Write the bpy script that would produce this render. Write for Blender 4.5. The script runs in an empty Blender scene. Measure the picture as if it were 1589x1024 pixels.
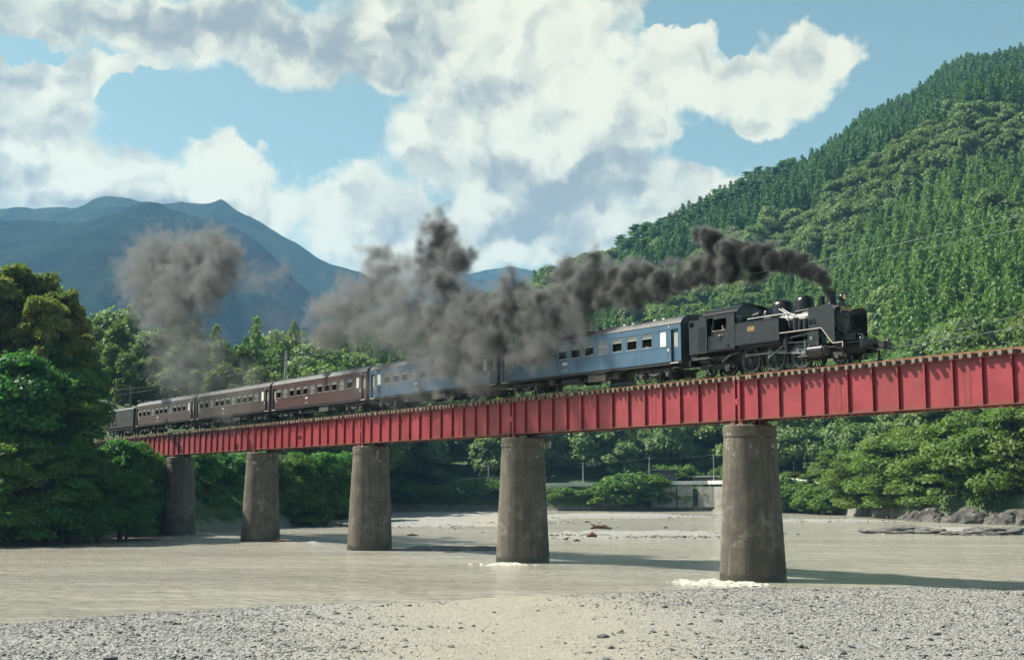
import bpy, math, random
import numpy as np
from mathutils import Vector, Matrix
R = math.radians
PI = math.pi
random.seed(7)
rs = np.random.RandomState(11)
SC = bpy.context.scene
COL = SC.collection

# ------------------------------------------------------------------ camera
F, PIT, CZ = 1976.42, 0.1243, 5.1533
cam_d = bpy.data.cameras.new('camera')
cam = bpy.data.objects.new('camera', cam_d)
COL.objects.link(cam)
cam.location = (0, 0, CZ)
cam.rotation_euler = (PI / 2 + PIT, 0, 0)
cam_d.sensor_width = 36.0
cam_d.lens = F * 36 / 1589
cam_d.clip_start = 0.5
cam_d.clip_end = 20000
SC.camera = cam

# ------------------------------------------------------------------ sun, world, exposure
SUN_EL = R(49)
SUN_H = Vector((-0.965, 0.26, 0)).normalized()
SUN_DIR = Vector((SUN_H.x * math.cos(SUN_EL), SUN_H.y * math.cos(SUN_EL), math.sin(SUN_EL)))
sl = bpy.data.lights.new('sun', 'SUN')
sl.energy = 5.0
sl.angle = R(0.5)
sl.color = (1.0, 0.95, 0.84)
sun = bpy.data.objects.new('sun', sl)
COL.objects.link(sun)
sun.rotation_euler = SUN_DIR.to_track_quat('Z', 'Y').to_euler()
SC.view_settings.view_transform = 'Standard'
SC.view_settings.look = 'None'
SC.view_settings.exposure = 1.1
SC.view_settings.gamma = 1.0
SC.view_settings.use_curve_mapping = False
SC.cycles.use_denoising = True
SC.cycles.use_adaptive_sampling = True
SC.cycles.adaptive_threshold = 0.025
SC.cycles.max_bounces = 5
SC.cycles.diffuse_bounces = 2
SC.cycles.glossy_bounces = 2
SC.cycles.transmission_bounces = 4
SC.cycles.transparent_max_bounces = 8
SC.cycles.volume_bounces = 1
SC.cycles.sample_clamp_indirect = 4.0


class NT:
    """small wrapper for node trees"""
    def __init__(s, tree):
        s.t = tree
        s.n = tree.nodes
        s.l = tree.links

    def new(s, typ, **kw):
        nd = s.n.new(typ)
        for k, v in kw.items():
            setattr(nd, k, v)
        return nd

    def put(s, sock, v):
        if isinstance(v, bpy.types.NodeSocket):
            s.l.new(v, sock)
        elif v is not None:
            sock.default_value = v

    def math(s, op, a, b=None, c=None, clamp=False):
        nd = s.new('ShaderNodeMath', operation=op)
        nd.use_clamp = clamp
        s.put(nd.inputs[0], a)
        s.put(nd.inputs[1], b)
        s.put(nd.inputs[2], c)
        return nd.outputs[0]

    def vmath(s, op, a, b=None, out=0):
        nd = s.new('ShaderNodeVectorMath', operation=op)
        s.put(nd.inputs[0], a)
        if op == 'SCALE':
            s.put(nd.inputs['Scale'], b)
        else:
            s.put(nd.inputs[1], b)
        return nd.outputs[out]

    def length(s, a):
        nd = s.new('ShaderNodeVectorMath', operation='LENGTH')
        s.put(nd.inputs[0], a)
        return nd.outputs['Value']

    def noise(s, vec, scale, detail=3, rough=0.5, out='Fac', lac=2.0):
        nd = s.new('ShaderNodeTexNoise')
        s.put(nd.inputs['Vector'], vec)
        nd.inputs['Scale'].default_value = scale
        nd.inputs['Detail'].default_value = detail
        nd.inputs['Roughness'].default_value = rough
        nd.inputs['Lacunarity'].default_value = lac
        return nd.outputs[out]

    def mix(s, fac, a, b, mode='MIX'):
        nd = s.new('ShaderNodeMix', data_type='RGBA', blend_type=mode)
        s.put(nd.inputs[0], fac)
        s.put(nd.inputs[6], a if isinstance(a, bpy.types.NodeSocket) else (tuple(a) + (1,))[:4])
        s.put(nd.inputs[7], b if isinstance(b, bpy.types.NodeSocket) else (tuple(b) + (1,))[:4])
        return nd.outputs[2]

    def ramp(s, v, lo, hi, a=0.0, b=1.0, smooth=True):
        nd = s.new('ShaderNodeMapRange')
        nd.interpolation_type = 'SMOOTHSTEP' if smooth else 'LINEAR'
        s.put(nd.inputs[0], v)
        for i, q in enumerate((lo, hi, a, b)):
            s.put(nd.inputs[i + 1], q)
        return nd.outputs[0]

    def mapping(s, vec, scale=(1, 1, 1), rot=(0, 0, 0), loc=(0, 0, 0)):
        nd = s.new('ShaderNodeMapping')
        s.put(nd.inputs[0], vec)
        nd.inputs['Scale'].default_value = scale
        nd.inputs['Rotation'].default_value = rot
        nd.inputs['Location'].default_value = loc
        return nd.outputs[0]


def pdir(px, py):
    """world direction through a point of the 1589x1024 photograph"""
    X = (px - 794.5) / F
    u = (512 - py) / F
    c, s = math.cos(PIT), math.sin(PIT)
    return Vector((X, c - u * s, s + u * c))


def P(px, py, D):
    """point at horizontal depth D seen at px,py"""
    d = pdir(px, py)
    return Vector((d.x * D / d.y, D, CZ + d.z * D / d.y))


def PG(px, py, z=0.0):
    """point at height z seen at px,py"""
    d = pdir(px, py)
    t = (z - CZ) / d.z
    return Vector((d.x * t, d.y * t, z))


def proj(p):
    c, s = math.cos(PIT), math.sin(PIT)
    d = p[1] * c + (p[2] - CZ) * s
    u = (p[2] - CZ) * c - p[1] * s
    return 794.5 + F * p[0] / d, 512 - F * u / d


def build_world():
    w = bpy.data.worlds.new('World')
    SC.world = w
    w.use_nodes = True
    t = NT(w.node_tree)
    t.n.clear()
    out = t.new('ShaderNodeOutputWorld')
    bg = t.new('ShaderNodeBackground')
    sky = t.new('ShaderNodeTexSky', sky_type='NISHITA')
    sky.sun_disc = False
    sky.sun_elevation = SUN_EL
    sky.sun_rotation = math.atan2(SUN_H.x, SUN_H.y)
    sky.air_density = 1.0
    sky.dust_density = 1.2
    sky.ozone_density = 1.5
    sky.altitude = 300
    tc = t.new('ShaderNodeTexCoord')
    v = tc.outputs['Generated']
    sep = t.new('ShaderNodeSeparateXYZ')
    t.put(sep.inputs[0], v)
    az = t.math('ARCTAN2', sep.outputs[0], sep.outputs[1])
    el = t.math('ARCSINE', sep.outputs[2])
    cmb = t.new('ShaderNodeCombineXYZ')
    t.put(cmb.inputs[0], az)
    t.put(cmb.inputs[1], el)
    q = cmb.outputs[0]

    def ae(px, py):
        d = pdir(px, py).normalized()
        return math.atan2(d.x, d.y), math.asin(d.z)
    # warp
    wn = t.noise(v, 9, 5, 0.6, 'Color')
    wv = t.vmath('SCALE', t.vmath('SUBTRACT', wn, (0.5, 0.5, 0.5)), 0.10)
    wn2 = t.noise(v, 40, 4, 0.6, 'Color')
    wv2 = t.vmath('SCALE', t.vmath('SUBTRACT', wn2, (0.5, 0.5, 0.5)), 0.022)
    qw = t.vmath('ADD', t.vmath('ADD', q, wv), wv2)

    def field(vec, blobs):
        acc = None
        for px, py, rx, ry in blobs:
            a, e = ae(px, py)
            d = t.vmath('MULTIPLY', t.vmath('SUBTRACT', vec, (a, e, 0)), (F / rx, F / ry, 0))
            L = t.length(d)
            acc = L if acc is None else t.math('SMOOTH_MIN', acc, L, 0.25)
        return t.math('SUBTRACT', 1.0, acc)
    clouds = [(40, 150, 110, 75), (60, 260, 150, 90), (210, 290, 130, 85), (330, 265, 100, 80), (400, 340, 90, 60),
              (90, 110, 110, 40), (120, 20, 260, 48), (300, 45, 230, 68), (480, 80, 180, 72), (600, 110, 110, 60), (200, 105, 60, 22),
              (770, 100, 190, 120), (700, 230, 120, 90), (860, 270, 190, 130), (570, 330, 110, 55), (680, 380, 240, 70),
              (940, 160, 130, 110), (870, 370, 150, 60), (800, 10, 260, 80), (630, 40, 150, 70),
              (1070, 120, 90, 50), (1130, 130, 80, 55), (1220, 130, 80, 70), (1275, 85, 60, 45), (1185, 190, 55, 38),
              (1060, 60, 60, 40), (1255, 70, 50, 40), (1180, 95, 60, 40), (1070, 300, 100, 52), (980, 350, 120, 45),
              (-150, 150, 180, 140), (-400, 60, 230, 160), (-300, -150, 300, 120),
              (500, -120, 420, 90), (1750, -60, 200, 60), (2100, 120, 200, 90)]
    gaps = [(320, 165, 145, 38), (500, 225, 65, 62), (180, 145, 40, 22), (25, 62, 65, 16), (420, 210, 80, 50),
            (1040, 20, 45, 32), (1110, 225, 62, 32), (1150, 45, 30, 26)]
    fc = field(qw, clouds)
    fg = field(qw, gaps)
    # generic cloud cover elsewhere in the sky, same kind
    gen = t.ramp(t.noise(v, 2.2, 6, 0.55), 0.56, 0.68, -0.5, 0.5, False)
    daz = t.ramp(t.math('ABSOLUTE', az), 0.55, 0.85)
    dele = t.ramp(el, 0.45, 0.6)
    away = t.math('MAXIMUM', daz, dele)
    gen = t.math('ADD', gen, t.ramp(away, 0, 1, -1.5, 0))
    f = t.math('MAXIMUM', t.math('MULTIPLY', fc, 2.5), gen)
    fg2 = t.math('MULTIPLY', t.math('MAXIMUM', t.math('ADD', fg, 0.12), 0.0), 2.6)
    f = t.math('SUBTRACT', f, fg2)
    ev = t.new('ShaderNodeTexVoronoi')
    ev.voronoi_dimensions = '2D'
    ev.feature = 'SMOOTH_F1'
    ev.inputs['Scale'].default_value = 22
    ev.inputs['Detail'].default_value = 2
    ev.inputs['Smoothness'].default_value = 0.5
    t.put(ev.inputs['Vector'], q)
    edge = t.noise(v, 30, 6, 0.62)
    f = t.math('ADD', f, t.math('MULTIPLY', t.math('SUBTRACT', 0.55, ev.outputs['Distance']), 0.9))
    f = t.math('ADD', f, t.math('MULTIPLY', t.math('SUBTRACT', edge, 0.5), 0.8))
    mask = t.ramp(f, -0.3, 0.62)
    # shading: rounded billows lit from the sun side, grey undersides
    def puff(vec):
        vo = t.new('ShaderNodeTexVoronoi')
        vo.voronoi_dimensions = '2D'
        vo.feature = 'SMOOTH_F1'
        vo.inputs['Scale'].default_value = 15
        vo.inputs['Detail'].default_value = 2.5
        vo.inputs['Roughness'].default_value = 0.55
        vo.inputs['Smoothness'].default_value = 0.7
        t.put(vo.inputs['Vector'], vec)
        return t.math('ADD', t.math('MULTIPLY', vo.outputs['Distance'], -1.0), t.math('MULTIPLY', t.noise(vec, 26, 5, 0.6), 0.45))
    n1 = puff(qw)
    n2 = puff(t.vmath('ADD', qw, (-0.010, 0.013, 0.0)))
    bill = t.math('MULTIPLY', t.math('SUBTRACT', n1, n2), 1.25)
    greys = [(230, 35, 260, 52), (420, 70, 190, 58), (560, 110, 120, 50), (30, 320, 110, 45), (790, 290, 110, 50),
             (880, 340, 130, 50), (930, 240, 70, 45), (200, 335, 150, 30), (640, 60, 80, 50),
             (940, 300, 110, 50), (500, -120, 500, 100), (-300, 0, 300, 150)]
    gq = field(t.vmath('ADD', q, t.vmath('SCALE', wv, 1.6)), greys)
    gfac = t.ramp(gq, -0.9, 0.9, 0, 1)
    lowfreq = t.ramp(t.noise(qw, 6, 4, 0.55), 0.3, 0.75)
    shade = t.math('ADD', t.math('MULTIPLY', gfac, 0.72), t.math('MULTIPLY', lowfreq, 0.40))
    shade = t.math('SUBTRACT', t.math('SUBTRACT', shade, bill), 0.10)
    thin = t.ramp(f, 0.0, 0.9, -0.12, 0.04)
    shade = t.ramp(t.math('ADD', shade, thin), -0.15, 1.15, 0, 1)
    white = (0.475, 0.455, 0.335)
    grey = (0.165, 0.172, 0.152)
    ccol = t.mix(shade, white, grey)
    skyc = t.vmath('SCALE', t.vmath('MULTIPLY', sky.outputs[0], (1.30, 1.36, 0.90)), SKY_STR)
    skyd = t.new('ShaderNodeSeparateXYZ')
    col = t.mix(t.math('MULTIPLY', mask, 0.97), skyc, ccol)
    t.put(bg.inputs[0], col)
    bg.inputs[1].default_value = 1.0
    t.put(out.inputs[0], bg.outputs[0])


SKY_STR = 0.054
build_world()


# ------------------------------------------------------------------ tagging and linking helpers
def tag(o, label=None, cat=None, group=None, kind=None):
    if label: o['label'] = label
    if cat: o['category'] = cat
    if group: o['group'] = group
    if kind: o['kind'] = kind
    return o


def link(o, parent=None):
    COL.objects.link(o)
    if parent is not None:
        o.parent = parent
    return o


def empty(name, loc=(0, 0, 0), rz=0.0, label=None, cat=None, group=None):
    o = bpy.data.objects.new(name, None)
    link(o)
    o.location = loc
    o.rotation_euler = (0, 0, rz)
    o.empty_display_size = 0.3
    return tag(o, label, cat, group)


def copy_tree(o, parent=None):
    c = o.copy()
    COL.objects.link(c)
    c.parent = parent
    for ch in list(o.children):
        copy_tree(ch, c)
    return c


class MB:
    def __init__(s, o=(0, 0, 0)):
        s.v = []
        s.f = []
        s.o = o

    def add(s, vs, fs):
        n = len(s.v)
        s.v += [tuple(v) for v in vs]
        s.f += [tuple(i + n for i in f) for f in fs]

    def box(s, x0, x1, y0, y1, z0, z1):
        x0, x1 = min(x0, x1), max(x0, x1)
        y0, y1 = min(y0, y1), max(y0, y1)
        s.add([(x0, y0, z0), (x1, y0, z0), (x1, y1, z0), (x0, y1, z0), (x0, y0, z1), (x1, y0, z1), (x1, y1, z1), (x0, y1, z1)],
              [(0, 3, 2, 1), (4, 5, 6, 7), (0, 1, 5, 4), (1, 2, 6, 5), (2, 3, 7, 6), (3, 0, 4, 7)])
        return s

    def bar(s, a, b, w, h=None):
        """square bar from a to b"""
        a, b = Vector(a), Vector(b)
        h = h or w
        d = (b - a).normalized()
        up = Vector((0, 0, 1)) if abs(d.z) < 0.95 else Vector((1, 0, 0))
        x = d.cross(up).normalized() * w / 2
        y = d.cross(x).normalized() * h / 2
        vs = [a - x - y, a + x - y, a + x + y, a - x + y, b - x - y, b + x - y, b + x + y, b - x + y]
        s.add(vs, [(0, 3, 2, 1), (4, 5, 6, 7), (0, 1, 5, 4), (1, 2, 6, 5), (2, 3, 7, 6), (3, 0, 4, 7)])
        return s

    def cyl(s, a, b, r0, r1=None, n=12, caps=True):
        r1 = r0 if r1 is None else r1
        a, b = Vector(a), Vector(b)
        d = (b - a).normalized()
        up = Vector((0, 0, 1)) if abs(d.z) < 0.9 else Vector((1, 0, 0))
        x = d.cross(up).normalized()
        y = d.cross(x).normalized()
        vs = []
        for c, r in ((a, r0), (b, r1)):
            for i in range(n):
                t = 2 * PI * i / n
                vs.append(c + x * r * math.cos(t) + y * r * math.sin(t))
        fs = [(i, (i + 1) % n, n + (i + 1) % n, n + i) for i in range(n)]
        if caps:
            fs += [tuple(range(n - 1, -1, -1)), tuple(range(n, 2 * n))]
        s.add(vs, fs)
        return s

    def tube(s, pts, r, n=6):
        """pts path; r number or list"""
        pts = [Vector(p) for p in pts]
        rr = r if isinstance(r, (list, tuple)) else [r] * len(pts)
        vs = []
        for k, p in enumerate(pts):
            d = (pts[min(k + 1, len(pts) - 1)] - pts[max(k - 1, 0)]).normalized()
            up = Vector((0, 0, 1)) if abs(d.z) < 0.9 else Vector((1, 0, 0))
            x = d.cross(up).normalized()
            y = d.cross(x).normalized()
            for i in range(n):
                t = 2 * PI * i / n
                vs.append(p + x * rr[k] * math.cos(t) + y * rr[k] * math.sin(t))
        fs = []
        for k in range(len(pts) - 1):
            for i in range(n):
                fs.append((k * n + i, k * n + (i + 1) % n, (k + 1) * n + (i + 1) % n, (k + 1) * n + i))
        fs.append(tuple(range(n - 1, -1, -1)))
        fs.append(tuple((len(pts) - 1) * n + i for i in range(n)))
        s.add(vs, fs)
        return s

    def lathe(s, prof, c=(0, 0, 0), axis='Z', n=24, sx=1.0, sy=1.0):
        closed = prof[0] == prof[-1]
        """prof list of (r, h)"""
        c = Vector(c)
        vs = []
        for r, h in prof:
            for i in range(n):
                t = 2 * PI * i / n
                a, b = r * math.cos(t) * sx, r * math.sin(t) * sy
                vs.append(c + Vector({'Z': (a, b, h), 'X': (h, a, b), 'Y': (b, h, a)}[axis]))
        fs = []
        m = len(prof)
        for k in range(m - 1):
            for i in range(n):
                fs.append((k * n + i, k * n + (i + 1) % n, (k + 1) * n + (i + 1) % n, (k + 1) * n + i))
        if prof[0][0] > 1e-4 and not closed: fs.append(tuple(range(n - 1, -1, -1)))
        if prof[-1][0] > 1e-4 and not closed: fs.append(tuple((m - 1) * n + i for i in range(n)))
        s.add(vs, fs)
        return s

    def prism(s, poly, a0, a1, axis='Y'):
        """poly of 2D points extruded along axis between a0, a1"""
        def m(u, w, a):
            return {'Y': (u, a, w), 'X': (a, u, w), 'Z': (u, w, a)}[axis]
        n = len(poly)
        vs = [m(u, w, a0) for u, w in poly] + [m(u, w, a1) for u, w in poly]
        fs = [tuple(range(n)), tuple(range(2 * n - 1, n - 1, -1))]
        fs += [(i, n + i, n + (i + 1) % n, (i + 1) % n) for i in range(n)]
        s.add(vs, fs)
        return s

    def mesh(s, name, mat=None, smooth=None):
        me = bpy.data.meshes.new(name)
        o = s.o
        me.from_pydata([(v[0] - o[0], v[1] - o[1], v[2] - o[2]) for v in s.v], [], s.f)
        if mat is not None:
            me.materials.append(mat)
        me.validate()
        import bmesh
        bm = bmesh.new()
        bm.from_mesh(me)
        bmesh.ops.recalc_face_normals(bm, faces=bm.faces)
        bm.to_mesh(me)
        bm.free()
        if smooth:
            me.polygons.foreach_set('use_smooth', [True] * len(me.polygons))
            me.set_sharp_from_angle(angle=R(smooth))
        return me

    def build(s, name, mat=None, parent=None, smooth=None, **kw):
        o = bpy.data.objects.new(name, s.mesh(name, mat, smooth))
        link(o, parent)
        return tag(o, **kw) if kw else o


def mesh_np(name, V, Fq, mat=None, smooth=False):
    """fast mesh from arrays; Fq (n,4) or (n,3)"""
    me = bpy.data.meshes.new(name)
    V = np.asarray(V, dtype=np.float32)
    Fq = np.asarray(Fq, dtype=np.int32)
    k = Fq.shape[1]
    me.vertices.add(len(V))
    me.vertices.foreach_set('co', V.ravel())
    me.loops.add(Fq.size)
    me.loops.foreach_set('vertex_index', Fq.ravel())
    me.polygons.add(len(Fq))
    me.polygons.foreach_set('loop_start', np.arange(0, Fq.size, k, dtype=np.int32))
    me.polygons.foreach_set('loop_total', np.full(len(Fq), k, dtype=np.int32))
    if smooth:
        me.polygons.foreach_set('use_smooth', np.ones(len(Fq), dtype=bool))
    me.update(calc_edges=True)
    if mat is not None:
        me.materials.append(mat)
    return me


# numpy value noise
_perm = np.random.RandomState(5).permutation(4096)
_val = np.random.RandomState(6).rand(4096)


def vnoise(x, y, seed=0):
    x = np.asarray(x, float)
    y = np.asarray(y, float)
    xi = np.floor(x).astype(int)
    yi = np.floor(y).astype(int)
    fx = x - xi
    fy = y - yi
    fx = fx * fx * (3 - 2 * fx)
    fy = fy * fy * (3 - 2 * fy)

    def h(a, b):
        return _val[_perm[(_perm[(a + seed * 17) & 4095] + b) & 4095]]
    return (h(xi, yi) * (1 - fx) * (1 - fy) + h(xi + 1, yi) * fx * (1 - fy) + h(xi, yi + 1) * (1 - fx) * fy + h(xi + 1, yi + 1) * fx * fy)


def fbm(x, y, oct=4, seed=0):
    s = 0
    a = 1.0
    tot = 0
    for i in range(oct):
        s = s + a * (vnoise(x * 2 ** i, y * 2 ** i, seed + i) - 0.5)
        tot += a
        a *= 0.5
    return s / tot * 2


# ------------------------------------------------------------------ materials
def principled(name):
    m = bpy.data.materials.new(name)
    m.use_nodes = True
    t = NT(m.node_tree)
    t.n.clear()
    out = t.new('ShaderNodeOutputMaterial')
    b = t.new('ShaderNodeBsdfPrincipled')
    t.put(out.inputs[0], b.outputs[0])
    return m, t, b, out


def M(name, col, rough=0.6, metal=0.0, var=0.15, vs=1.5, bump=0.0, bs=15.0, streak=0.0, col2=None, lo=0.45, hi=0.6, spec=0.5, mapscale=(1, 1, 1)):
    m, t, b, out = principled(name)
    tc = t.new('ShaderNodeTexCoord').outputs['Object']
    if mapscale != (1, 1, 1):
        tc = t.mapping(tc, mapscale)
    n = t.noise(tc, vs, 4, 0.6)
    c = t.mix(t.ramp(n, 0.3, 0.7, 0, 1), [x * (1 - var) for x in col], [min(1, x * (1 + var)) for x in col])
    if col2:
        n2 = t.noise(tc, vs * 2.3, 5, 0.65)
        c = t.mix(t.ramp(n2, lo, hi), c, col2)
    if streak:
        n3 = t.noise(t.mapping(tc, (3, 3, 0.15)), 2.0, 4, 0.6)
        c = t.mix(t.ramp(n3, 0.45, 0.75, 0, streak), c, [x * 0.35 for x in col])
    t.put(b.inputs['Base Color'], c)
    b.inputs['Roughness'].default_value = rough
    b.inputs['Metallic'].default_value = metal
    b.inputs['Specular IOR Level'].default_value = spec
    if bump:
        bn = t.new('ShaderNodeBump')
        bn.inputs['Strength'].default_value = 1.0
        bn.inputs['Distance'].default_value = bump
        t.put(bn.inputs['Height'], t.noise(tc, bs, 5, 0.6))
        t.put(b.inputs['Normal'], bn.outputs[0])
    return m


def foliage(name, c1, c2, trans=0.3, nscale=0.25, hue2=None):
    """leaf material: colour differs from tree to tree and from clump to clump"""
    m, t, b, out = principled(name)
    oi = t.new('ShaderNodeObjectInfo').outputs['Random']
    geo = t.new('ShaderNodeNewGeometry')
    n = t.noise(geo.outputs['Position'], nscale, 3, 0.6)
    isl = geo.outputs['Random Per Island']
    k = t.math('ADD', t.math('MULTIPLY', oi, 0.45), t.math('MULTIPLY', t.ramp(n, 0.3, 0.7, 0, 1), 0.3))
    k = t.math('ADD', k, t.math('MULTIPLY', isl, 0.3), clamp=True)
    c = t.mix(k, c1, c2)
    if hue2:
        c = t.mix(t.ramp(t.noise(geo.outputs['Position'], nscale * 0.35, 3, 0.6), 0.48, 0.62, 0, 0.8), c, hue2)
    t.put(b.inputs['Base Color'], c)
    b.inputs['Roughness'].default_value = 0.55
    b.inputs['Specular IOR Level'].default_value = 0.25
    tr = t.new('ShaderNodeBsdfTranslucent')
    t.put(tr.inputs[0], t.vmath('MULTIPLY', c, (1.1, 1.25, 0.6)))
    mx = t.new('ShaderNodeMixShader')
    mx.inputs[0].default_value = trans
    t.put(mx.inputs[1], b.outputs[0])
    t.put(mx.inputs[2], tr.outputs[0])
    t.put(out.inputs[0], mx.outputs[0])
    return m


def mat_girder():
    m, t, b, out = principled('girder_paint')
    tc = t.new('ShaderNodeTexCoord').outputs['Object']
    n = t.noise(tc, 0.6, 5, 0.6)
    c = t.mix(t.ramp(n, 0.35, 0.65), (0.285, 0.030, 0.043), (0.21, 0.018, 0.026))
    n3 = t.noise(t.mapping(tc, (2.5, 2.5, 0.2)), 2.0, 5, 0.65)
    c = t.mix(t.ramp(n3, 0.50, 0.8, 0, 0.7), c, (0.17, 0.06, 0.035))
    sep = t.new('ShaderNodeSeparateXYZ')
    t.put(sep.inputs[0], tc)
    pid = t.math('FLOOR', t.math('MULTIPLY', sep.outputs[0], 14 / 22.6))
    wnz = t.new('ShaderNodeTexWhiteNoise', noise_dimensions='1D')
    t.put(wnz.inputs['W'], t.math('ADD', pid, t.math('MULTIPLY', t.new('ShaderNodeObjectInfo').outputs['Random'], 91.0)))
    c = t.mix(t.ramp(wnz.outputs['Value'], 0, 1, 0, 0.45), c, (0.215, 0.04, 0.036))
    topd = t.ramp(t.math('ADD', sep.outputs[2], t.math('MULTIPLY', t.noise(tc, 3, 4, 0.7), 0.5)), -0.55, -0.15, 0, 0.55)
    c = t.mix(topd, c, (0.12, 0.03, 0.03))
    n2 = t.noise(tc, 9, 5, 0.7)
    low = t.ramp(t.math('ADD', sep.outputs[2], t.math('MULTIPLY', n2, 0.5)), -2.4, -2.15, 1, 0)
    c = t.mix(t.math('MULTIPLY', low, 0.7), c, (0.17, 0.065, 0.04))
    spots = t.ramp(t.noise(tc, 5, 6, 0.75), 0.66, 0.72)
    c = t.mix(t.math('MULTIPLY', spots, 0.6), c, (0.2, 0.07, 0.04))
    t.put(b.inputs['Base Color'], c)
    b.inputs['Roughness'].default_value = 0.5
    bn = t.new('ShaderNodeBump')
    bn.inputs['Distance'].default_value = 0.012
    t.put(bn.inputs['Height'], t.noise(tc, 1.3, 2, 0.5))
    t.put(b.inputs['Normal'], bn.outputs[0])
    return m


def mat_pier():
    m, t, b, out = principled('pier_concrete')
    tc = t.new('ShaderNodeTexCoord').outputs['Object']
    oi = t.new('ShaderNodeObjectInfo').outputs['Random']
    cmb = t.new('ShaderNodeCombineXYZ')
    for i in range(3):
        t.put(cmb.inputs[i], t.math('MULTIPLY', oi, 40 + i * 17))
    pc = t.vmath('ADD', tc, cmb.outputs[0])
    n = t.noise(pc, 0.9, 5, 0.65)
    c = t.mix(t.ramp(n, 0.35, 0.65), (0.128, 0.108, 0.082), (0.072, 0.060, 0.046))
    st = t.noise(t.mapping(pc, (2.2, 2.2, 0.1)), 1.6, 5, 0.65)
    c = t.mix(t.ramp(st, 0.42, 0.68, 0, 0.88), c, (0.06, 0.052, 0.042))
    st2 = t.noise(t.mapping(pc, (3.1, 3.1, 0.16), loc=(9, 3, 1)), 1.3, 4, 0.6)
    c = t.mix(t.ramp(st2, 0.58, 0.8, 0, 0.6), c, (0.2, 0.18, 0.15))
    sep = t.new('ShaderNodeSeparateXYZ')
    t.put(sep.inputs[0], tc)
    z = sep.outputs[2]
    # pale scuffed lime marks at mid height
    ww = t.noise(t.vmath('ADD', pc, t.vmath('SCALE', t.noise(pc, 1.2, 3, 0.6, 'Color'), 1.4)), 1.0, 6, 0.72)
    band = t.math('MULTIPLY', t.ramp(z, 1.2, 2.2), t.ramp(z, 3.6, 5.2, 1, 0))
    c = t.mix(t.math('MULTIPLY', band, t.ramp(ww, 0.5, 0.66, 0, 0.5)), c, (0.27, 0.245, 0.205))
    top = t.math('MULTIPLY', t.ramp(z, 6.6, 7.6), t.ramp(t.noise(pc, 1.8, 6, 0.8), 0.55, 0.66, 0, 0.8))
    c = t.mix(top, c, (0.4, 0.35, 0.3))
    # horizontal shutter joints
    jz = t.math('FRACT', t.math('MULTIPLY', z, 0.62))
    jl = t.math('MULTIPLY', t.ramp(t.math('ABSOLUTE', t.math('SUBTRACT', jz, 0.5)), 0.0, 0.022, 0.6, 0), 1.0)
    c = t.mix(jl, c, (0.07, 0.06, 0.05))
    wz = t.math('ADD', z, t.math('MULTIPLY', t.noise(pc, 1.5, 3, 0.6), 0.5))
    wet = t.ramp(wz, 0.55, 0.72, 1, 0)
    c = t.mix(wet, c, (0.045, 0.04, 0.028))
    t.put(b.inputs['Base Color'], c)
    t.put(b.inputs['Roughness'], t.ramp(wet, 0, 1, 0.85, 0.35))
    bn = t.new('ShaderNodeBump')
    bn.inputs['Distance'].default_value = 0.03
    t.put(bn.inputs['Height'], t.noise(pc, 4, 6, 0.7))
    t.put(b.inputs['Normal'], bn.outputs[0])
    return m


def mat_water():
    m, t, b, out = principled('river_water')
    geo = t.new('ShaderNodeNewGeometry').outputs['Position']
    n = t.noise(t.mapping(geo, (0.03, 0.09, 1)), 1.0, 4, 0.6)
    c = t.mix(t.ramp(n, 0.35, 0.65), (0.40, 0.372, 0.31), (0.31, 0.288, 0.24))
    sp = t.noise(t.mapping(geo, (0.6, 0.8, 1)), 3.2, 5, 0.7)
    c = t.mix(t.ramp(sp, 0.58, 0.72, 0, 0.6), c, (0.38, 0.365, 0.315))  # pale glints on the ripples painted into the base colour
    dk = t.noise(t.mapping(geo, (0.5, 0.75, 1)), 2.4, 5, 0.7)
    c = t.mix(t.ramp(dk, 0.48, 0.64, 0, 0.55), c, (0.13, 0.12, 0.10))  # dark sides of the ripples painted into the base colour
    t.put(b.inputs['Base Color'], c)
    b.inputs['Roughness'].default_value = 0.12
    b.inputs['Specular IOR Level'].default_value = 0.45
    bn = t.new('ShaderNodeBump')
    bn.inputs['Distance'].default_value = 0.4
    bn.inputs['Strength'].default_value = 1.0
    h = t.math('ADD', t.noise(t.mapping(geo, (0.5, 0.6, 1)), 1.3, 6, 0.68),
               t.math('MULTIPLY', t.noise(t.mapping(geo, (0.12, 0.2, 1)), 1.3, 3, 0.6), 1.6))
    t.put(bn.inputs['Height'], h)
    t.put(b.inputs['Normal'], bn.outputs[0])
    return m


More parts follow.
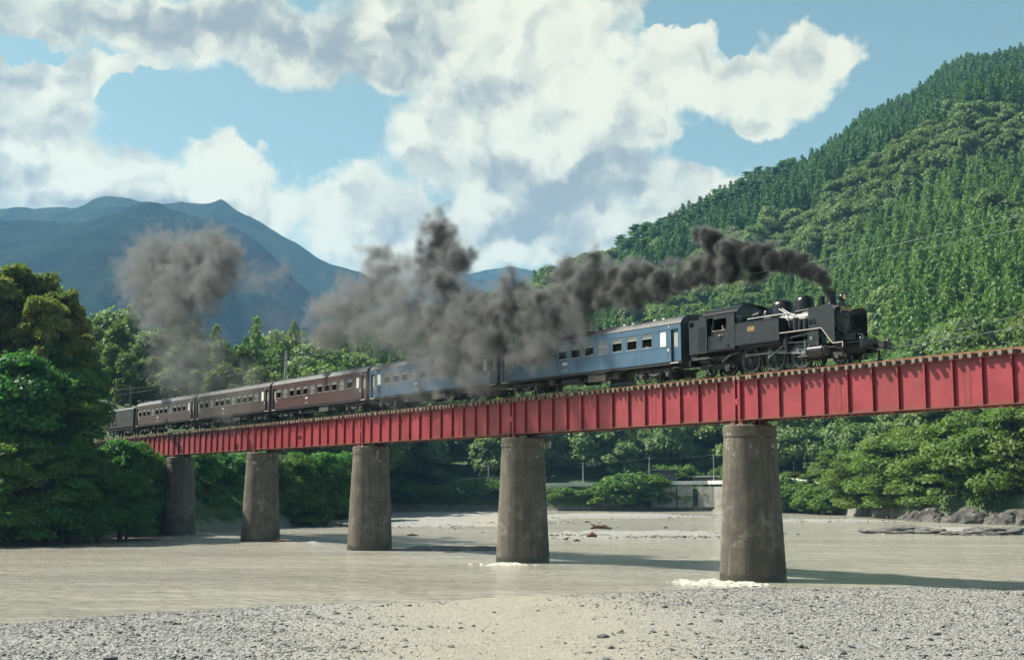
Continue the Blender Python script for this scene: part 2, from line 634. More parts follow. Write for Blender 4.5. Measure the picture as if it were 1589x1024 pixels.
def mat_gravel(name='gravel_ground', dampk=0.55):
    m, t, b, out = principled(name)
    geo = t.new('ShaderNodeNewGeometry').outputs['Position']
    vor = t.new('ShaderNodeTexVoronoi')
    t.put(vor.inputs['Vector'], geo)
    vor.inputs['Scale'].default_value = 11
    cell = vor.outputs['Color']
    vs = t.new('ShaderNodeSeparateXYZ')
    t.put(vs.inputs[0], cell)
    sep = t.new('ShaderNodeSeparateXYZ')
    t.put(sep.inputs[0], geo)
    # sandy tongue in the middle, stony to both sides
    nn = t.math('MULTIPLY', t.math('SUBTRACT', t.noise(geo, 0.12, 4, 0.6), 0.5), 9)
    xx = t.math('ADD', sep.outputs[0], nn)
    sand = t.math('MULTIPLY', t.ramp(xx, -11, 0), t.ramp(xx, 2.0, 10.0, 1, 0))
    stone = t.mix(t.ramp(vs.outputs[0], 0.1, 0.9), (0.17, 0.167, 0.155), (0.32, 0.31, 0.285))
    fine = t.mix(t.ramp(t.noise(geo, 3, 5, 0.7), 0.4, 0.6), (0.31, 0.285, 0.22), (0.24, 0.225, 0.18))
    c = t.mix(t.math('MULTIPLY', sand, t.ramp(vs.outputs[1], 0, 0.6, 1, 0.85)), stone, fine)
    damp = t.ramp(sep.outputs[2], 0.02, 0.16, 1, 0)
    c = t.mix(t.math('MULTIPLY', damp, dampk), c, (0.16, 0.15, 0.13))
    t.put(b.inputs['Base Color'], c)
    b.inputs['Roughness'].default_value = 0.9
    bn = t.new('ShaderNodeBump')
    bn.inputs['Distance'].default_value = 0.04
    t.put(bn.inputs['Height'], t.math('ADD', t.math('MULTIPLY', vor.outputs['Distance'], -1.0), t.noise(geo, 25, 4, 0.7)))
    t.put(b.inputs['Normal'], bn.outputs[0])
    return m


def mat_terrain():
    m, t, b, out = principled('hillside_undergrowth')
    geo = t.new('ShaderNodeNewGeometry').outputs['Position']
    n = t.noise(geo, 0.15, 5, 0.7)
    c = t.mix(t.ramp(n, 0.35, 0.65), (0.035, 0.075, 0.02), (0.075, 0.12, 0.035))
    n2 = t.noise(geo, 0.6, 4, 0.7)
    c = t.mix(t.ramp(n2, 0.6, 0.7), c, (0.09, 0.085, 0.05))
    sep = t.new('ShaderNodeSeparateXYZ')
    t.put(sep.inputs[0], geo)
    low = t.ramp(t.math('ADD', sep.outputs[2], t.math('MULTIPLY', n2, 3)), 2.2, 3.4, 1, 0)
    c = t.mix(low, c, t.mix(n2, (0.26, 0.24, 0.20), (0.14, 0.13, 0.11)))
    t.put(b.inputs['Base Color'], c)
    b.inputs['Roughness'].default_value = 0.95
    bn = t.new('ShaderNodeBump')
    bn.inputs['Distance'].default_value = 0.5
    t.put(bn.inputs['Height'], t.noise(geo, 1.2, 6, 0.7))
    t.put(b.inputs['Normal'], bn.outputs[0])
    return m


def mat_far_forest(name, c1, c2, sc=0.02):
    m, t, b, out = principled(name)
    geo = t.new('ShaderNodeNewGeometry').outputs['Position']
    n = t.noise(geo, sc, 7, 0.72)
    c = t.mix(t.ramp(n, 0.4, 0.6), c1, c2)
    t.put(b.inputs['Base Color'], c)
    b.inputs['Roughness'].default_value = 1.0
    b.inputs['Specular IOR Level'].default_value = 0.0
    bn = t.new('ShaderNodeBump')
    bn.inputs['Distance'].default_value = 40
    t.put(bn.inputs['Height'], t.noise(geo, sc * 1.2, 9, 0.72))
    t.put(b.inputs['Normal'], bn.outputs[0])
    return m


def mat_glass(name='window_glass', col=(0.15, 0.17, 0.17)):
    m, t, b, out = principled(name)
    b.inputs['Base Color'].default_value = (*col, 1)  # grey base stands in for reflections on the panes
    b.inputs['Roughness'].default_value = 0.12
    b.inputs['Specular IOR Level'].default_value = 0.6
    tr = t.new('ShaderNodeBsdfTransparent')
    mx = t.new('ShaderNodeMixShader')
    mx.inputs[0].default_value = 0.75
    t.put(mx.inputs[1], tr.outputs[0])
    t.put(mx.inputs[2], b.outputs[0])
    t.put(out.inputs[0], mx.outputs[0])
    return m


def mat_stone(name, a, b_):
    m, t, b, out = principled(name)
    oi = t.new('ShaderNodeObjectInfo').outputs['Random']
    tc = t.new('ShaderNodeTexCoord').outputs['Object']
    c = t.mix(oi, a, b_)
    c = t.mix(t.ramp(t.noise(tc, 1.5, 4, 0.7), 0.4, 0.7, 0, 0.5), c, [x * 0.6 for x in a])
    t.put(b.inputs['Base Color'], c)
    b.inputs['Roughness'].default_value = 0.85
    return m


m_girder = mat_girder()
m_rust = M('rusty_flange', (0.131, 0.045, 0.026), 0.8, var=0.3, vs=3, col2=(0.246, 0.041, 0.033), lo=0.5, hi=0.62)
m_pier = mat_pier()
m_water = mat_water()
m_gravel = mat_gravel()
m_bar = mat_gravel('bar_gravel', 0.12)
m_terrain = mat_terrain()
m_sleeper = M('sleeper_timber', (0.123, 0.094, 0.070), 0.9, var=0.35, vs=4, bump=0.01, bs=20, col2=(0.246, 0.213, 0.164))
m_rail = M('rail_rust', (0.221, 0.098, 0.045), 0.65, var=0.2, vs=6)
m_railtop = M('rail_head_steel', (0.45, 0.38, 0.32), 0.3, metal=0.6, var=0.1)
m_black = M('locomotive_black', (0.005, 0.005, 0.006), 0.3, var=0.3, vs=2, col2=(0.023, 0.022, 0.020), lo=0.5, hi=0.75, spec=0.45)
m_blackgrey = M('sooty_side_sheet', (0.014, 0.015, 0.016), 0.38, var=0.3, vs=1.6, streak=0.4, col2=(0.033, 0.031, 0.028), lo=0.5, hi=0.7)
m_under = M('underframe_black', (0.011, 0.010, 0.009), 0.75, var=0.4, vs=3, col2=(0.029, 0.025, 0.020))
m_grease = M('dusty_bogie', (0.070, 0.061, 0.051), 0.8, var=0.4, vs=4, col2=(0.025, 0.022, 0.020))
m_steel = M('bright_rod_steel', (0.17, 0.165, 0.16), 0.5, metal=0.5, var=0.2, vs=4)
m_white = M('white_paint', (0.42, 0.37, 0.35), 0.6, var=0.06)
m_parapet = M('pale_parapet', (0.72, 0.69, 0.62), 0.8, var=0.1)  # pale even colour of the parapets
m_brass = M('brass_lettering', (0.62, 0.42, 0.12), 0.4, metal=0.5, var=0.1)
m_redplate = M('plate_backing', (0.16, 0.10, 0.06), 0.5)
m_blue = M('blue_coach_paint', (0.054, 0.105, 0.165), 0.42, var=0.08, vs=1, streak=0.35)
m_brown = M('brown_coach_paint', (0.066, 0.031, 0.028), 0.45, var=0.1, vs=1, streak=0.35)
m_brown2 = M('faded_brown_coach_paint', (0.064, 0.041, 0.035), 0.5, var=0.12, vs=1, streak=0.35)
m_roof = M('coach_roof', (0.028, 0.029, 0.030), 0.55, var=0.25, vs=1.5, col2=(0.066, 0.066, 0.064))
m_roofblack = M('coach_end_black', (0.03, 0.032, 0.034), 0.55, var=0.2)
m_inside = M('coach_interior_panel', (0.05, 0.035, 0.022), 0.8)
m_seat = M('seat_moquette', (0.03, 0.06, 0.14), 0.9)
m_sash = M('window_sash', (0.295, 0.287, 0.254), 0.5)
m_frost = M('frosted_white_pane', (0.656, 0.656, 0.623), 0.5, var=0.03)
m_glass = mat_glass()
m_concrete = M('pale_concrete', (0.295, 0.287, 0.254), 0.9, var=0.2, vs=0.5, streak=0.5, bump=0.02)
m_concretedark = M('weathered_concrete', (0.139, 0.131, 0.115), 0.9, var=0.3, vs=0.3, streak=0.6, bump=0.03)
m_asphalt = M('asphalt', (0.055, 0.055, 0.055), 0.9)
m_poleconc = M('pole_concrete', (0.344, 0.328, 0.295), 0.85, var=0.1)
m_poledark = M('pole_steel_dark', (0.04, 0.032, 0.028), 0.7)
m_wire = M('wire_grey', (0.22, 0.24, 0.22), 0.6, metal=0.3)
m_rock = M('river_rock', (0.098, 0.090, 0.078), 0.85, var=0.4, vs=0.6, bump=0.25, bs=1.6, col2=(0.180, 0.168, 0.148))
m_rockdark = M('dark_bank_rock', (0.07, 0.065, 0.055), 0.9, var=0.5, vs=0.5, bump=0.3, bs=1.5, col2=(0.15, 0.135, 0.115), lo=0.5, hi=0.7)
m_bark = M('bark', (0.07, 0.05, 0.035), 0.95, var=0.3, vs=3, bump=0.02)
m_drift = M('driftwood', (0.131, 0.061, 0.033), 0.9, var=0.3, vs=3)
m_skin = M('skin', (0.451, 0.246, 0.164), 0.55, var=0.05)
m_shirt = M('pale_shirt', (0.508, 0.558, 0.623), 0.8, var=0.05)
m_hair = M('dark_hair', (0.02, 0.015, 0.012), 0.6)
m_foam = M('river_foam', (0.426, 0.410, 0.353), 0.8, var=0.15, vs=2, bump=0.05, bs=8)
m_coal = M('coal', (0.012, 0.012, 0.013), 0.5, bump=0.05, bs=8)
m_stoneA = mat_stone('pebble', (0.13, 0.13, 0.125), (0.38, 0.37, 0.34))
m_stoneB = mat_stone('dark_cobble', (0.08, 0.08, 0.082), (0.24, 0.235, 0.22))
m_lamp = M('headlamp_lens', (0.75, 0.5, 0.36), 0.15, var=0.02)

f_cedar = foliage('cedar_needles', (0.075, 0.155, 0.045), (0.185, 0.285, 0.085), 0.38, 0.05)
f_ridge = foliage('dark_conifer_needles', (0.034, 0.090, 0.029), (0.081, 0.172, 0.040), 0.33, 0.05)
f_broad = foliage('broadleaf_leaves', (0.095, 0.168, 0.062), (0.202, 0.274, 0.112), 0.38, 0.04, hue2=(0.112, 0.157, 0.039))
f_pale = foliage('pale_bamboo_leaves', (0.077, 0.129, 0.029), (0.142, 0.187, 0.055), 0.45, 0.1)
f_near = foliage('near_bank_leaves', (0.035, 0.136, 0.041), (0.119, 0.255, 0.065), 0.5, 0.16, hue2=(0.106, 0.166, 0.035))
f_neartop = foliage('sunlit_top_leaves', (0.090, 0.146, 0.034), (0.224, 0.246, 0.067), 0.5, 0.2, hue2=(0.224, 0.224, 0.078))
f_right = foliage('right_bank_leaves', (0.074, 0.147, 0.028), (0.166, 0.239, 0.060), 0.45, 0.12, hue2=(0.120, 0.156, 0.028))
f_bush = foliage('bush_leaves', (0.060, 0.136, 0.025), (0.128, 0.212, 0.043), 0.42, 0.2)

# ------------------------------------------------------------------ bridge frame
TH = 0.6141
PHI = TH - PI / 2
OX = 13.1031 + 0.85 * math.cos(TH)
OY = 73.5742 + 0.85 * math.sin(TH)
UX = Vector((math.sin(TH), -math.cos(TH), 0))
UY = Vector((math.cos(TH), math.sin(TH), 0))
RZ = 11.76
LSP = 22.6


def BP(X, Y=0.0, Z=0.0):
    """bridge coordinates (along, across, height above rail) to world"""
    return Vector((OX, OY, RZ)) + UX * X + UY * Y + Vector((0, 0, Z))

# ------------------------------------------------------------------ setting: ground, river, gravel, hills
def quad_grid(nx, ny):
    i = np.arange(nx - 1)[:, None] * ny + np.arange(ny - 1)[None, :]
    return np.stack([i, i + ny, i + ny + 1, i + 1], -1).reshape(-1, 4)


def build_ground():
    mb = MB()
    mb.box(-6400, 6400, -1400, 6400, -3.0, -1.6)
    mb.build('ground', m_terrain, kind='structure')
    me = mesh_np('river_water', *(lambda nx, ny: (np.stack([*[a.ravel() for a in np.meshgrid(np.linspace(-900, 900, nx), np.linspace(-60, 420, ny), indexing='ij')], np.zeros(nx * ny)], -1), quad_grid(nx, ny)))(60, 30), m_water)
    tag(link(bpy.data.objects.new('river_water', me)), kind='structure')


# shoreline of the far side of the river, as (px, py) in the photograph at water level
SH = [(-1500, 880), (-700, 862), (-300, 850), (0, 843), (130, 838), (250, 829), (400, 822), (540, 811), (590, 803), (608, 793), (850, 792.5), (1100, 793), (1240, 796),
      (1300, 799), (1420, 807), (1589, 813), (1800, 822), (2200, 830), (3200, 845)]
_sh = [PG(x, y, 0) for x, y in SH]
SHA = np.array([p.x / p.y for p in _sh])
SHD = np.array([p.y for p in _sh])


def pxa(px):
    """slope x/depth of a photograph column (near the horizon)"""
    d = pdir(px, 700)
    return d.x / d.y


RG = [(-2500, 560, 420), (-600, 520, 400), (-100, 545, 300), (100, 580, 250), (150, 592, 250), (300, 610, 262), (400, 622, 270), (480, 622, 300), (520, 590, 380),
      (560, 572, 440), (600, 552, 500), (640, 537, 540), (700, 522, 600), (760, 500, 640), (800, 485, 670), (850, 458, 700), (900, 434, 740),
      (960, 420, 780), (1000, 405, 800), (1040, 378, 820), (1090, 354, 840), (1160, 324, 860), (1250, 290, 900), (1290, 262, 915), (1340, 218, 940),
      (1400, 193, 950), (1450, 155, 965), (1500, 124, 980), (1589, 108, 1000), (1800, 50, 1050), (2300, 150, 1050), (3500, 330, 900)]
_rg = [P(x, y, d) for x, y, d in RG]
RGA = np.array([p.x / p.y for p in _rg])
RGD = np.array([p.y for p in _rg])
RGZ = np.array([p.z for p in _rg])
# first bank: height, width, shelf width
BK = [(-1500, 8, 18, 2), (0, 8, 18, 2), (250, 10, 20, 4), (500, 9, 24, 6), (600, 5.5, 14, 8), (620, 4.6, 2.5, 12), (760, 5.0, 2.5, 12), (850, 5.7, 3, 12), (1130, 6.3, 3, 12), (1200, 6.5, 8, 10),
      (1300, 5.5, 10, 10), (1420, 4.0, 3, 4), (1600, 4.5, 2.5, 4), (2200, 5, 3, 4), (3500, 5, 3, 4)]
BKA = np.array([pxa(b[0]) for b in BK])
BKH, BKW, BKS = (np.array([b[i] for b in BK]) for i in (1, 2, 3))


def height(a, D):
    """terrain height for slope a = x/y and depth D"""
    a = np.asarray(a, float)
    D = np.asarray(D, float)
    ds = np.interp(a, SHA, SHD)
    x, y = a * D, D
    ds = ds + 2.0 * fbm(x / 9, y / 9, 2, 3)
    d = D - ds
    bh, bw, bs = np.interp(a, BKA, BKH), np.interp(a, BKA, BKW), np.interp(a, BKA, BKS)
    rd, rz = np.interp(a, RGA, RGD), np.interp(a, RGA, RGZ)
    bank = bh * np.clip(d / bw, 0, 1) ** 0.8
    d0 = ds + bw + bs
    t = np.clip((D - d0) / (rd - d0), 0, 1)
    prof = t ** 1.05
    up = (rz - bh) * prof
    up = up + np.sin(PI * t) * (rz - bh) * 0.13 * fbm(x / 160 + 3, y / 240, 3, 9)
    z = bank + up + np.clip(t * 12, 0, 1) * 2.0 * fbm(x / 25, y / 25, 3, 20)
    back = np.clip((D - rd) / (rd * 0.8), 0, 1)
    z = z * (1 - 0.9 * back ** 1.0)
    z = np.where(d < 0, np.maximum(-1.8, d * 0.5), z + 0.05)
    return z


def build_terrain():
    aa = np.concatenate([np.linspace(-1.6, -0.46, 40), np.linspace(-0.45, 0.45, 330), np.linspace(0.46, 1.6, 40)])
    s = np.concatenate([[-6, -2, -0.6], np.arange(0, 6, 0.6), np.arange(6, 30, 2), 30 * (1400 / 30) ** np.linspace(0, 1, 90)])
    A, S = np.meshgrid(aa, s, indexing='ij')
    ds = np.interp(A, SHA, SHD)
    D = ds + S
    Z = height(A, D)
    V = np.stack([A * D, D, Z], -1).reshape(-1, 3)
    me = mesh_np('hillside', V, quad_grid(len(aa), len(s)), m_terrain, True)
    tag(link(bpy.data.objects.new('hillside', me)), kind='structure')


def ridge_hill(name, pts, D, depth, mat, seed, rough=1.0, zfoot=0.0):
    """a mountain whose crest is a chain of points seen at (px, py), with slopes down both sides"""
    pts = [P(x, y, D + dd) for x, y, dd in pts]
    a = np.array([p.x for p in pts])
    z = np.array([p.z for p in pts])
    yy = np.array([p.y for p in pts])
    nx, ny = 360, 110
    xs = np.linspace(a[0], a[-1], nx)
    v = np.linspace(-1, 1, ny)
    X, Vv = np.meshgrid(xs, v, indexing='ij')
    rz = np.interp(X, a, z)
    ry = np.interp(X, a, yy)
    sc = depth / 1000
    prof = (1 - np.abs(Vv)) ** 1.15
    Y = ry + Vv * depth
    n = fbm(X / 420 / sc, Y / 700 / sc, 5, seed)
    gull = 1 - np.abs(fbm(X / 260 / sc + 5, Y / 900 / sc, 4, seed + 5)) * 2
    env = np.clip(np.abs(Vv) * 2.5, 0, 1) * np.clip((1 - np.abs(Vv)) * 3, 0, 1)
    Z = zfoot + (rz - zfoot) * prof + (n * 0.20 + gull * 0.24 - 0.13) * (rz - zfoot) * env * rough
    Z = Z + (rz * 0.016) * fbm(X / 34 / sc, Y / 34 / sc, 3, seed + 9) * (1 - np.clip((np.abs(Vv) - 0.95) * 20, 0, 1))
    V = np.stack([X, Y, Z], -1).reshape(-1, 3)
    me = mesh_np(name, V, quad_grid(nx, ny), mat, True)
    tag(link(bpy.data.objects.new(name, me)), kind='structure')


build_ground()
build_terrain()
m_farA = mat_far_forest('far_forest_cover', (0.014, 0.034, 0.026), (0.038, 0.066, 0.042), 0.012)  # cloud shade over the mountains put into the dark forest colours
m_farB = mat_far_forest('near_far_forest_cover', (0.010, 0.027, 0.022), (0.026, 0.05, 0.034), 0.016)  # cloud shade put into this cover's colours as well
ridge_hill('mountain', [(-1800, 420, 0), (-900, 300, 0), (-300, 340, 0), (-60, 325, 0), (0, 322, 0), (40, 321, 0), (80, 319, 0), (118, 320, 0), (150, 307, 0), (200, 303, 0), (222, 306, 0), (250, 311, 0), (285, 312, 0), (300, 316, 0),
                        (330, 314, 0), (345, 309, 0), (362, 318, 0), (380, 330, 0), (410, 349, 0), (440, 366, 0), (470, 385, 0), (500, 401, 0), (530, 413, 0), (560, 423, 0), (610, 448, 0), (680, 500, 0), (800, 600, 0), (1000, 700, 0)],
           3000, 1500, m_farA, 31)
ridge_hill('mountain_spur', [(-1400, 420, 0), (-500, 330, 0), (-100, 335, 0), (0, 338, 0), (50, 341, 0), (100, 345, 0), (140, 342, 0), (170, 333, 0), (200, 322, 0), (222, 309, 0), (246, 313, 0), (270, 325, 0), (300, 333, 0), (330, 340, 0),
                       (370, 352, 0), (400, 372, 0), (430, 400, 0), (460, 430, 0), (500, 465, 0), (560, 520, 0), (640, 600, 0), (760, 700, 0)],
           2300, 1000, m_farB, 47)
ridge_hill('distant_peak', [(300, 640, 0), (560, 560, 0), (640, 470, 0), (700, 432, 0), (716, 424, 0), (740, 420, 0), (765, 414, 0), (790, 410, 0), (815, 413, 0), (840, 421, 0), (862, 430, 0), (900, 445, 0), (1000, 480, 0), (1150, 560, 0), (1300, 640, 0)],
           4300, 1500, m_farA, 61)
ridge_hill('middle_hill', [(380, 680, 0), (560, 600, 0), (640, 540, 0), (690, 490, 0), (720, 460, 0), (745, 450, 0), (765, 452, 0), (800, 462, 0), (900, 470, 0), (1100, 560, 0)],
           1250, 420, m_farB, 71, 0.6)


# gravel bank in the foreground
SN = [(-2500, 1100), (-800, 1010), (-200, 978), (0, 965), (100, 958), (200, 952), (400, 941), (600, 933), (800, 925), (1000, 917), (1100, 912), (1170, 912), (1250, 912), (1400, 912.5), (1589, 914), (1900, 920), (2600, 930)]
_sn = [PG(x, y, 0) for x, y in SN]
SNA = np.array([p.x / p.y for p in _sn])
SND = np.array([p.y for p in _sn])


def bank_z(x, y):
    a = x / np.maximum(y, 1.0)
    d = np.interp(a, SNA, SND) - 0.7 - y + 1.0 * fbm(x / 5, y / 5, 3, 2)
    pa = np.clip((a - 0.12) / 0.2, 0, 1)
    plate = 0.30 + 0.0 * pa
    z = plate * (1 - np.exp(-np.maximum(d, 0) / 2.6)) + 0.012 * np.clip(d, 0, 40) * 0.4
    z = z + np.clip((30 - y) / 25, 0, 1) ** 1.5 * 2.9
    z = z + 0.10 * fbm(x / 4, y / 4, 3, 7) * np.clip(d / 4, 0, 1) + 0.03 * fbm(x / 0.8, y / 0.8, 2, 8)
    return np.where(d < 0, np.maximum(d * 0.15, -0.8), z)


def build_bank():
    xs = np.concatenate([np.linspace(-160, -34, 50), np.linspace(-33.6, 40, 260), np.linspace(41, 160, 50)])
    ys = np.concatenate([np.linspace(-40, 30, 40), np.linspace(30.3, 80, 200)])
    X, Y = np.meshgrid(xs, ys, indexing='ij')
    Z = bank_z(X, Y)
    V = np.stack([X, Y, Z], -1).reshape(-1, 3)
    me = mesh_np('gravel_bank', V, quad_grid(len(xs), len(ys)), m_gravel, True)
    tag(link(bpy.data.objects.new('gravel_bank', me)), kind='structure')


build_bank()


def gravel_bar(px, py, rx, ry_m, h, seed, mat=None):
    """low island in the river around the point seen at px,py; rx half width in px, ry_m half depth in metres"""
    c = PG(px, py, 0)
    rxm = rx * c.y / F
    nx, ny = 90, 50
    u, v = np.meshgrid(np.linspace(-1.25, 1.25, nx), np.linspace(-1.4, 1.4, ny), indexing='ij')
    X = c.x + u * rxm + (c.x / c.y) * v * ry_m
    Y = c.y + v * ry_m
    r = np.sqrt(u ** 2 + v ** 2) + 0.45 * fbm(X / 9, Y / 4, 4, seed)
    Z = h * np.clip(1.15 * (1 - r), -0.5, 0.7) + 0.16 * fbm(X / 1.3, Y / 1.3, 3, seed + 3) + 0.2 * h * fbm(X / 5, Y / 3, 2, seed + 6) - 0.02
    V = np.stack([X, Y, Z], -1).reshape(-1, 3)
    me = mesh_np('gravel_bar', V, quad_grid(nx, ny), mat or m_bar, True)
    tag(link(bpy.data.objects.new('gravel_bar', me)), kind='structure')


gravel_bar(690, 803, 170, 55, 0.7, 1)
gravel_bar(960, 800, 150, 22, 0.45, 2)
gravel_bar(1000, 829, 170, 11, 0.42, 3)
gravel_bar(700, 853, 110, 2.0, 0.45, 4, m_rock)
gravel_bar(1290, 808, 110, 6, 0.35, 5)
gravel_bar(1520, 822, 120, 9, 0.45, 6)
gravel_bar(480, 840, 60, 2.5, 0.25, 8)
gravel_bar(330, 840, 60, 1.6, 0.25, 9)


# ------------------------------------------------------------------ scattering with geometry nodes (things nobody could count)
def scatter(name, pts, rot, scl, protos, kind='stuff', label=None, cat=None):
    """one object whose points carry instances of the prototype meshes"""
    n = len(pts)
    me = bpy.data.meshes.new(name)
    me.vertices.add(n)
    me.vertices.foreach_set('co', np.asarray(pts, np.float32).ravel())
    at = me.attributes.new('rot', 'FLOAT_VECTOR', 'POINT')
    at.data.foreach_set('vector', np.asarray(rot, np.float32).ravel())
    at = me.attributes.new('scl', 'FLOAT_VECTOR', 'POINT')
    at.data.foreach_set('vector', np.asarray(scl, np.float32).ravel())
    at = me.attributes.new('pick', 'INT', 'POINT')
    at.data.foreach_set('value', rs.randint(0, len(protos), n).astype(np.int32))
    o = bpy.data.objects.new(name, me)
    link(o)
    tag(o, label, cat, kind=kind)
    ng = bpy.data.node_groups.new(name + '_nodes', 'GeometryNodeTree')
    ng.interface.new_socket('Geometry', in_out='INPUT', socket_type='NodeSocketGeometry')
    ng.interface.new_socket('Geometry', in_out='OUTPUT', socket_type='NodeSocketGeometry')
    N, L = ng.nodes, ng.links
    gi, go = N.new('NodeGroupInput'), N.new('NodeGroupOutput')
    m2p = N.new('GeometryNodeMeshToPoints')
    L.new(gi.outputs[0], m2p.inputs[0])
    iop = N.new('GeometryNodeInstanceOnPoints')
    L.new(m2p.outputs[0], iop.inputs['Points'])
    g2i = N.new('GeometryNodeGeometryToInstance')
    for p in reversed(protos):
        oi = N.new('GeometryNodeObjectInfo')
        oi.inputs['Object'].default_value = p
        oi.inputs['As Instance'].default_value = True
        L.new(oi.outputs['Geometry'], g2i.inputs[0])
    # each prototype is already one instance; join keeps them apart
    jn = N.new('GeometryNodeJoinGeometry')
    for p in reversed([x for x in N if x.bl_idname == 'GeometryNodeObjectInfo']):
        L.new(p.outputs['Geometry'], jn.inputs[0])
    N.remove(g2i)
    L.new(jn.outputs[0], iop.inputs['Instance'])
    iop.inputs['Pick Instance'].default_value = True

    def attr(nm, dt):
        a = N.new('GeometryNodeInputNamedAttribute')
        a.data_type = dt
        a.inputs['Name'].default_value = nm
        return a.outputs['Attribute']
    L.new(attr('pick', 'INT'), iop.inputs['Instance Index'])
    L.new(attr('rot', 'FLOAT_VECTOR'), iop.inputs['Rotation'])
    L.new(attr('scl', 'FLOAT_VECTOR'), iop.inputs['Scale'])
    L.new(iop.outputs[0], go.inputs[0])
    md = o.modifiers.new('scatter', 'NODES')
    md.node_group = ng
    return o


def proto(me):
    return bpy.data.objects.new(me.name, me)      # not linked: only a source of instances


# ------------------------------------------------------------------ stones
def stone_mesh(name, mat, seed, flat=0.55):
    import bmesh
    bm = bmesh.new()
    bmesh.ops.create_icosphere(bm, subdivisions=1, radius=0.5)
    r = random.Random(seed)
    for v in bm.verts:
        k = 0.75 + 0.45 * r.random()
        v.co = Vector((v.co.x * k * 1.2, v.co.y * k * 0.95, v.co.z * k * flat))
    me = bpy.data.meshes.new(name)
    bm.to_mesh(me)
    bm.free()
    me.materials.append(mat)
    return me


stone_p = [proto(stone_mesh('pebble', m_stoneA, i, 0.5 + 0.1 * (i % 3))) for i in range(5)]
cobble_p = [proto(stone_mesh('cobble', m_stoneB, 20 + i, 0.6)) for i in range(3)]


def scatter_gravel():
    n = 150000
    y = 34 + (rs.rand(n) ** 0.9) * 38
    x = (rs.rand(n) * 2 - 1) * 0.43 * y
    nn = fbm(x / 8, y / 8, 3, 4) * 5
    sand = np.clip((x + nn + 10) / 9, 0, 1) * np.clip((9 - x - nn) / 8, 0, 1)
    keep = rs.rand(n) > np.clip(sand * 1.0, 0, 0.9) + 0.25 * fbm(x / 2.5, y / 2.5, 3, 12)
    z = bank_z(x, y)
    keep &= z > -0.03
    x, y, z, sand = x[keep], y[keep], z[keep], sand[keep]
    m = len(x)
    s = (0.032 + 0.10 * rs.rand(m) ** 3.6) * (0.8 + 0.35 * fbm(x / 3, y / 3, 3, 31))
    s *= 1 - 0.4 * sand
    rot = np.stack([rs.rand(m) * 0.5, rs.rand(m) * 0.5, rs.rand(m) * 6.28], -1)
    scl = np.stack([s * (0.8 + 0.6 * rs.rand(m)), s, s], -1)
    scatter('river_gravel', np.stack([x, y, z + s * 0.12], -1), rot, scl, stone_p)
    k = rs.rand(m) < 0.022
    s = 0.08 + 0.14 * rs.rand(k.sum()) ** 2
    scatter('dark_cobbles', np.stack([x[k] + .3, y[k], z[k] + 0.02], -1), rot[k], np.stack([s * 1.2, s, s * 0.8], -1), cobble_p)
    # stones on the far bars
    pts = []
    for cx, cy, rx, ry, nn_ in ((690, 803, 170, 50, 6000), (960, 800, 140, 18, 2200), (1000, 829, 160, 10, 3600), (700, 853, 90, 1.3, 900), (1290, 808, 90, 5, 700), (1520, 822, 100, 7, 900)):
        c = PG(cx, cy, 0)
        u, v = rs.randn(nn_) * 0.42, rs.randn(nn_) * 0.42
        pts.append(np.stack([c.x + u * rx * c.y / F + c.x / c.y * v * ry, c.y + v * ry, 0.02 + 0.06 * rs.rand(nn_)], -1))
    pts = np.concatenate(pts)
    m = len(pts)
    s = 0.14 + 0.42 * rs.rand(m) ** 3
    scatter('bar_stones', pts, np.stack([rs.rand(m) * .4, rs.rand(m) * .4, rs.rand(m) * 6.28], -1), np.stack([s * 1.4, s, s * 0.7], -1), cobble_p[:2] + stone_p[:2])


scatter_gravel()
# single larger stones one can pick out on the bank
big = [(936, 989, .34, 'flat dark stone on the pale sand right of the middle of the bank'), (1031, 941, .3, 'dark stone near the waterline between sand and grey gravel'),
       (946, 1007, .3, 'small flat stone on the pale sand near the lower edge of the photo'), (1112, 962, .3, 'rounded grey stone on the gravel below the nearest pier'), (172, 1021, .34, 'dark stone at the lower left of the gravel bank'),
       (1250, 960, .26, 'pale stone on the grey gravel right of the nearest pier'), (521, 948, .25, 'dark stone close to the waterline left of the sand tongue'), (1452, 985, .3, 'dark stone on the coarse gravel at lower right'),
       (60, 985, .3, 'dark stone near the waterline at far left of the bank'), (700, 1003, .2, 'lone small stone on the smooth sand at lower middle')]
for i, (px, py, s, lab) in enumerate(big):
    g = PG(px, py, 0.42)
    o = bpy.data.objects.new('river_stone', stone_mesh('river_stone', m_stoneB, 50 + i, 0.55))
    link(o)
    o.location = (g.x, g.y, float(bank_z(np.array([g.x]), np.array([g.y]))[0]) + s * .12)
    o.scale = (s * 1.3, s, s)
    o.rotation_euler = (0, 0, i)
    tag(o, lab, 'stone')


